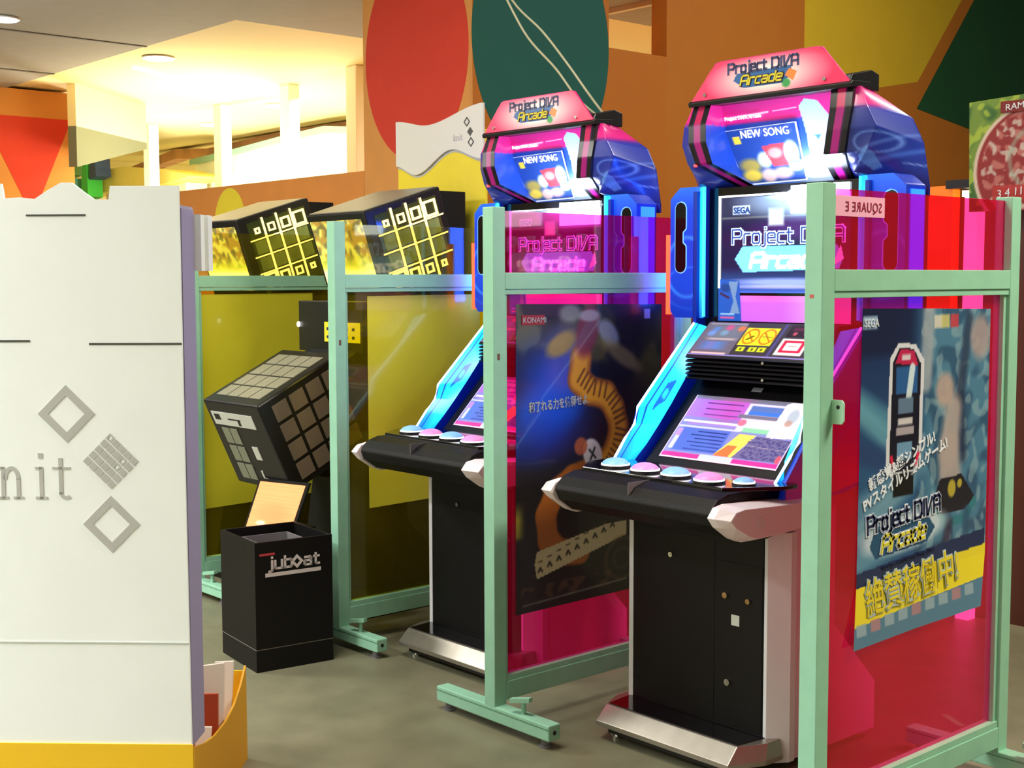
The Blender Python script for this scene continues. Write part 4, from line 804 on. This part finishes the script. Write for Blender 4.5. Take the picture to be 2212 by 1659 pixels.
# lit card behind the bin
lc = thing('lit_leaflet', 'glowing orange leaflet in a black frame behind the black bin', 'leaflet display', (-2.03, -.15, 0))
MB().box(-.16, .14, .02, .05, 0, .44).build('stand', M_black, lc)
c0 = Vector((-.24, -.05, .400)); ax = Vector((.345, 0, .020)); ay = Vector((.09, .02, .200))
nn = ax.cross(ay).normalized()
MB().obox(c0-nn*.012-ax*.05-ay*.06, ax*1.10, ay*1.12, nn*.010).build('frame', M_black, lc)
def amb(P, u, v):
    c = Cv(u, v, (255, 170, 112)); c.ell(.5, .35, .35, .2, (214, 150, 100), .7, .8); c.put((np.sin(v*90) > .6), (236, 150, 90), .35); c.ell(.3, .12, .1, .05, (255, 230, 200), .9, .5); return c.c
painted('light_panel', [[tuple(c0), tuple(c0+ax)], [tuple(c0+ay), tuple(c0+ay+ax)]], 50, 40, amb, paintmat('leaflet_glow', em=.40, rough=.5), lc)

# ------------------------------------------------------------------ tall white card display at left
def camw(x, y): return (CAMX+x*math.cos(YAW)-y*math.sin(YAW), CAMY+x*math.sin(YAW)+y*math.cos(YAW))
bx, by = camw(-.826, 3.30)
kb = thing('card_display', 'tall white card display with grey diamond marks in a yellow tray', 'display stand', (bx, by, 0), YAW-.035)
# local: x from -.95 (left) to 0 (right front corner); y back
def rounded(pts): return pts
body = [(-.92, .245), (.002, .236), (0, .90), (0, 1.665), (-.172, 1.665), (-.176, 1.632), (-.212, 1.632), (-.240, 1.652), (-.268, 1.674), (-.295, 1.674), (-.330, 1.655), (-.362, 1.634), (-.40, 1.638), (-.44, 1.636), (-.445, 1.672), (-.92, 1.672)]
MB().prism(body, 'y', 0, .010).build('front_sheet', M_card, kb)
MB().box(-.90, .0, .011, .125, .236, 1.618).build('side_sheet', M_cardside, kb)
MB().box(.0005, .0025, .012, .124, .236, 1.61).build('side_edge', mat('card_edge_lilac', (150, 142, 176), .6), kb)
for q_ in ((-.235, 0, 1.270, 1.275), (-.92, -.385, 1.277, 1.282), (-.385, -.235, 1.591, 1.5955)): MB().box(q_[0], q_[1], -.0012, 0, q_[2], q_[3]).build('slot_line', M_black_seam, kb)
MB().box(-.92, .0, -.002, 0, .508, .511).build('fold_line', mat('fold_shade', (200, 206, 204), .8), kb)
MB().box(0, .03, .16, .20, 1.455, 1.60).box(-.03, .02, .125, .17, 1.455, 1.60).build('tab', M_card, kb)
m = MB(); fq2 = lambda mb, P: mb.prism(P, 'y', -.0016, -.0003)
dia(m, fq2, -.298, 1.096, .073, .36); dia(m, fq2, -.190, .815, .073, .36)
# chequered diamond: 5 x 5 little squares turned 45 degrees
cx, cz, r = -.188, .976, .0735
ux, uz = r/5, r/5
holes = {(4, 0), (2, 3), (1, 1)}
for i in range(5):
    for j in range(4 if False else 5):
        a = (i+.09)/5, (j+.09)/5; b = (i+.91)/5, (j+.91)/5
        def pt(s_, q): return (cx+(s_-q)*r, cz-r+(s_+q)*r)
        P4 = [pt(a[0], a[1]), pt(b[0], a[1]), pt(b[0], b[1]), pt(a[0], b[1])]
        if (i, j) in ((4, 4), (3, 1), (2, 1)):
            mx_ = sum(p[0] for p in P4)/4; mz_ = sum(p[1] for p in P4)/4
            for k in range(4):
                p, q = P4[k], P4[(k+1) % 4]; fq2(m, [p, q, (mx_+(q[0]-mx_)*.55, mz_+(q[1]-mz_)*.55), (mx_+(p[0]-mx_)*.55, mz_+(p[1]-mz_)*.55)])
        else: fq2(m, P4)
m.build('diamond_mark', M_inkgrey, kb)
m = MB()
def bar(x0, x1, z0, z1): m.box(x0, x1, -.0016, -.0003, z0, z1)
zb = .879
def serif(x, w_=.026, z=zb, t_=.006): bar(x-w_/2, x+w_/2, z, z+t_)
def arc(cx_, cz_, rx, rz_, a0, a1, th, n=10):
    for i in range(n):
        a, b = a0+(a1-a0)*i/n, a0+(a1-a0)*(i+1)/n
        m.prism([(cx_+rx*math.cos(a), cz_+rz_*math.sin(a)), (cx_+rx*math.cos(b), cz_+rz_*math.sin(b)), (cx_+(rx-th)*math.cos(b), cz_+(rz_-th)*math.sin(b)), (cx_+(rx-th)*math.cos(a), cz_+(rz_-th)*math.sin(a))], 'y', -.0016, -.0003)
bar(-.560, -.550, zb, zb+.125); serif(-.555); m.prism([(-.550, .925), (-.520, .965), (-.512, .965), (-.542, .92)], 'y', -.0016, -.0003); m.prism([(-.545, .93), (-.520, zb), (-.508, zb), (-.536, .935)], 'y', -.0016, -.0003)   # k
bar(-.470, -.460, zb, zb+.082); serif(-.465); bar(-.478, -.462, zb+.076, zb+.082); arc(-.443, zb+.050, .022, .034, PI, 0, .010); bar(-.431, -.421, zb, zb+.052); serif(-.426)   # n
bar(-.372, -.362, zb, zb+.082); serif(-.367, .030); bar(-.382, -.364, zb+.076, zb+.082); bar(-.374, -.362, zb+.104, zb+.117)   # i
bar(-.322, -.312, zb+.012, zb+.105); bar(-.338, -.292, zb+.076, zb+.082); arc(-.304, zb+.018, .018, .019, PI, 1.75*PI, .009)   # t
m.build('lettering', M_inkgrey, kb)
tr = MB().box(-.93, .006, -.004, 0, 0, .245).build('tray_front', M_yellow, kb)
TD = .56
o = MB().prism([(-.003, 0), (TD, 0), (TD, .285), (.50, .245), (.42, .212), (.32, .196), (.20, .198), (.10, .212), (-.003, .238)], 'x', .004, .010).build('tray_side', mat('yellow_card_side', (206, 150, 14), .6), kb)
MB().box(-.93, .004, TD-.006, TD, 0, .27).box(-.93, -.924, 0, TD-.006, 0, .24).box(-.924, .004, 0, TD-.006, .0, .008).build('tray_back', M_yellow, kb)
pm_ = mat('white_leaflet', (226, 214, 206), .6); pr = mat('leaflet_red_print', (180, 70, 40), .6)
for q_, mt_, lab_ in ((((-.06, .30, .05), (.055, .03, .0), (0, .012, 0), (.0, .03, .30)), pm_, 'white leaflet standing upright in the middle of the yellow tray'),
        (((-.06, .40, .02), (.052, .01, .0), (0, .010, 0), (.0, .07, .30)), pm_, 'white leaflet leaning farthest back in the yellow tray'),
        (((-.10, .24, .02), (.10, .01, 0), (0, .01, 0), (0, .02, .27)), pr, 'dark red leaflet in the yellow tray in front of the white ones'),
        (((-.04, .15, .12), (.040, .0, 0), (0, .008, 0), (.0, .05, .10)), pm_, 'small white leaflet nearest the card display in the yellow tray')):
    o_ = MB().obox((0, 0, 0), *q_[1:]).build('leaflet', mt_); o_.matrix_world = kb.matrix_basis @ Matrix.Translation((q_[0][0], q_[0][1], q_[0][2]))
    tag(o_, lab_, 'leaflet', 'leaflets in the yellow tray')

# ------------------------------------------------------------------ cables hanging to the middle machine
m = MB()
p1 = [(-1.75, .58, 4.0), (-1.62, .58, 2.75), (-1.485, .58, 2.551), (-1.36, .58, 2.385), (-1.20, .58, 2.245), (-1.08, .58, 2.12), (-.945, .56, 2.035)]
def smooth(P, n=6):
    out = []
    for i in range(len(P)-1):
        p0, p1_, p2, p3 = [Vector(P[max(0, min(len(P)-1, k))]) for k in (i-1, i, i+1, i+2)]
        for j in range(n):
            t = j/n; out.append(.5*((2*p1_)+(-p0+p2)*t+(2*p0-5*p1_+4*p2-p3)*t*t+(-p0+3*p1_-3*p2+p3)*t**3))
    out.append(Vector(P[-1])); return out
tag(MB().tube(smooth(p1), .0045, 8).build('power_cable', mat('grey_cable', (170, 166, 140), .5)), 'thin grey hanging cable, the lower left one of the two above the middle machine', 'cable', 'hanging cables')
p2 = [(-1.74, .60, 4.0), (-1.61, .60, 2.76), (-1.475, .60, 2.55), (-1.30, .60, 2.405), (-1.16, .60, 2.265), (-1.045, .60, 2.14), (-.925, .57, 2.04)]
tag(MB().tube(smooth(p2), .0045, 8).build('power_cable', MC['grey_cable']), 'thin grey hanging cable, the upper right one of the two above the middle machine', 'cable', 'hanging cables')

# ------------------------------------------------------------------ things seen beyond the red pane
t = thing('prize_game_machine', 'tall prize game machine with glowing uprights behind the red pane', 'arcade machine', (-.25, 2.0, 0))
MB().box(-.40, .50, .12, .7, 0, 1.72).build('cabinet_body', mat('dark_brown_laminate', (90, 44, 30), .5), t)
MB().box(-.215, -.105, .05, .11, 0, 1.815).build('orange_wall_strip', glow('orange_wall_glow', (226, 110, 20), .75), t)  # glowing post added for a brighter strip of orange wall
MB().box(-.38, -.325, .05, .11, 0, 1.60).build('lower_upright', glow('orange_low_glow', (240, 120, 60), .55), t)
MB().box(-.043, .015, .04, .10, 0, 1.765).build('tube_light', glow('tube_white', (255, 236, 225), 2.2), t)
MB().box(-.05, .02, .03, .11, 1.765, 1.79).build('tube_cap', glow('tube_cap_glow', (255, 250, 220), 4), t)
MB().box(-.12, .0, .02, .12, 1.80, 1.835).build('bracket', M_black, t)
def arch(P, u, v):
    x = P[:, 0]; z = P[:, 2]; c = Cv(x, z, (110, 140, 50)); c.blotch(28, 2, (50, 96, 40), .45, .3, .9); c.blotch(60, 12, (170, 190, 60), .6, .2, .8)
    c.ell(.30, 1.86, .285, .27, (210, 190, 170), 1, .02); c.ell(.30, 1.86, .27, .255, (140, 34, 36), 1, .02)
    c.blotch(60, 6, (190, 120, 110), .55, .2, .8, mask=(((x-.30)/.25)**2+((z-1.87)/.235)**2 < 1).astype(float)); c.blotch(80, 16, (200, 190, 180), .72, .15, .8, mask=(((x-.30)/.25)**2+((z-1.87)/.235)**2 < 1).astype(float)); c.ring(.30, 1.9, .13, .13, .12, (150, 170, 150), .7)
    c.rect(.1, .6, 1.74, 1.80, (176, 44, 40), .9); return c.c
ar = painted('topper_sign', [[(.0, .0, 1.70), (.60, .0, 1.70)], [(-.01, .0, 2.14), (.60, .0, 2.17)]], 110, 90, arch, paintmat('topper_print', em=.12, rough=.5), t)
MB().prism([(.0, 1.70), (.60, 1.70), (.60, 2.17), (-.01, 2.14)], 'y', .002, .02).build('sign_backing', M_black, t)
o = MB().box(.13, .50, -.008, -.002, 2.085, 2.13).build('name_plate', mat('plate_red', (130, 24, 24), .5), t)
text('sign_lettering', [('RAMO', .036, (.15, -.009, 2.092), (1, 0, .08), (0, 0, 1), dict(sx=1.1))], M_tw, t)
text('sign_lettering', [('3 4 11', .045, (.12, -.004, 1.75), (1, 0, .1), (0, 0, 1))], M_tw, t)
t = thing('floor_banner', 'vertical banner with white characters behind the far end of the red pane', 'banner', (-.22, 2.30, 0))
MB().box(-.10, .20, 0, .01, .25, 1.62).build('cloth', mat('banner_cloth', (220, 120, 100), .7, noise=.35, nscale=9), t)
text('lettering', [(ch, .09, (-.045, -.002, 1.50-.12*i), (1, 0, 0), (0, 0, 1), dict(off=.001)) for i, ch in enumerate('全国対戦稼働中')], M_tw, t)
MB().cyl((-.14, .005, 0), (0, 0, 1.66), .008, 10).box(-.15, .21, -.1, .1, 0, .02).build('banner_pole', M_grey, t)
t = thing('seat_hood', 'red rounded hood of a seat glowing behind the middle machine', 'seat hood', (-1.02, 1.3, 0))
m = MB(); R0 = .20
A_ = [(R0*math.cos(a)*1.0, 1.62+R0*math.sin(a)*.75) for a in np.linspace(0, PI, 18)]; B_ = [(x*.75, 1.62+(z-1.62)*.75) for x, z in A_]
m.prism(A_+B_[::-1], 'y', 0, .16).build('hood_ring', glow('red_orange_glow', (235, 70, 30), .55), t)
MB().box(-.20, .20, .02, .16, 0, 1.60).build('seat_back', mat('red_shell', (180, 50, 26), .4), t)
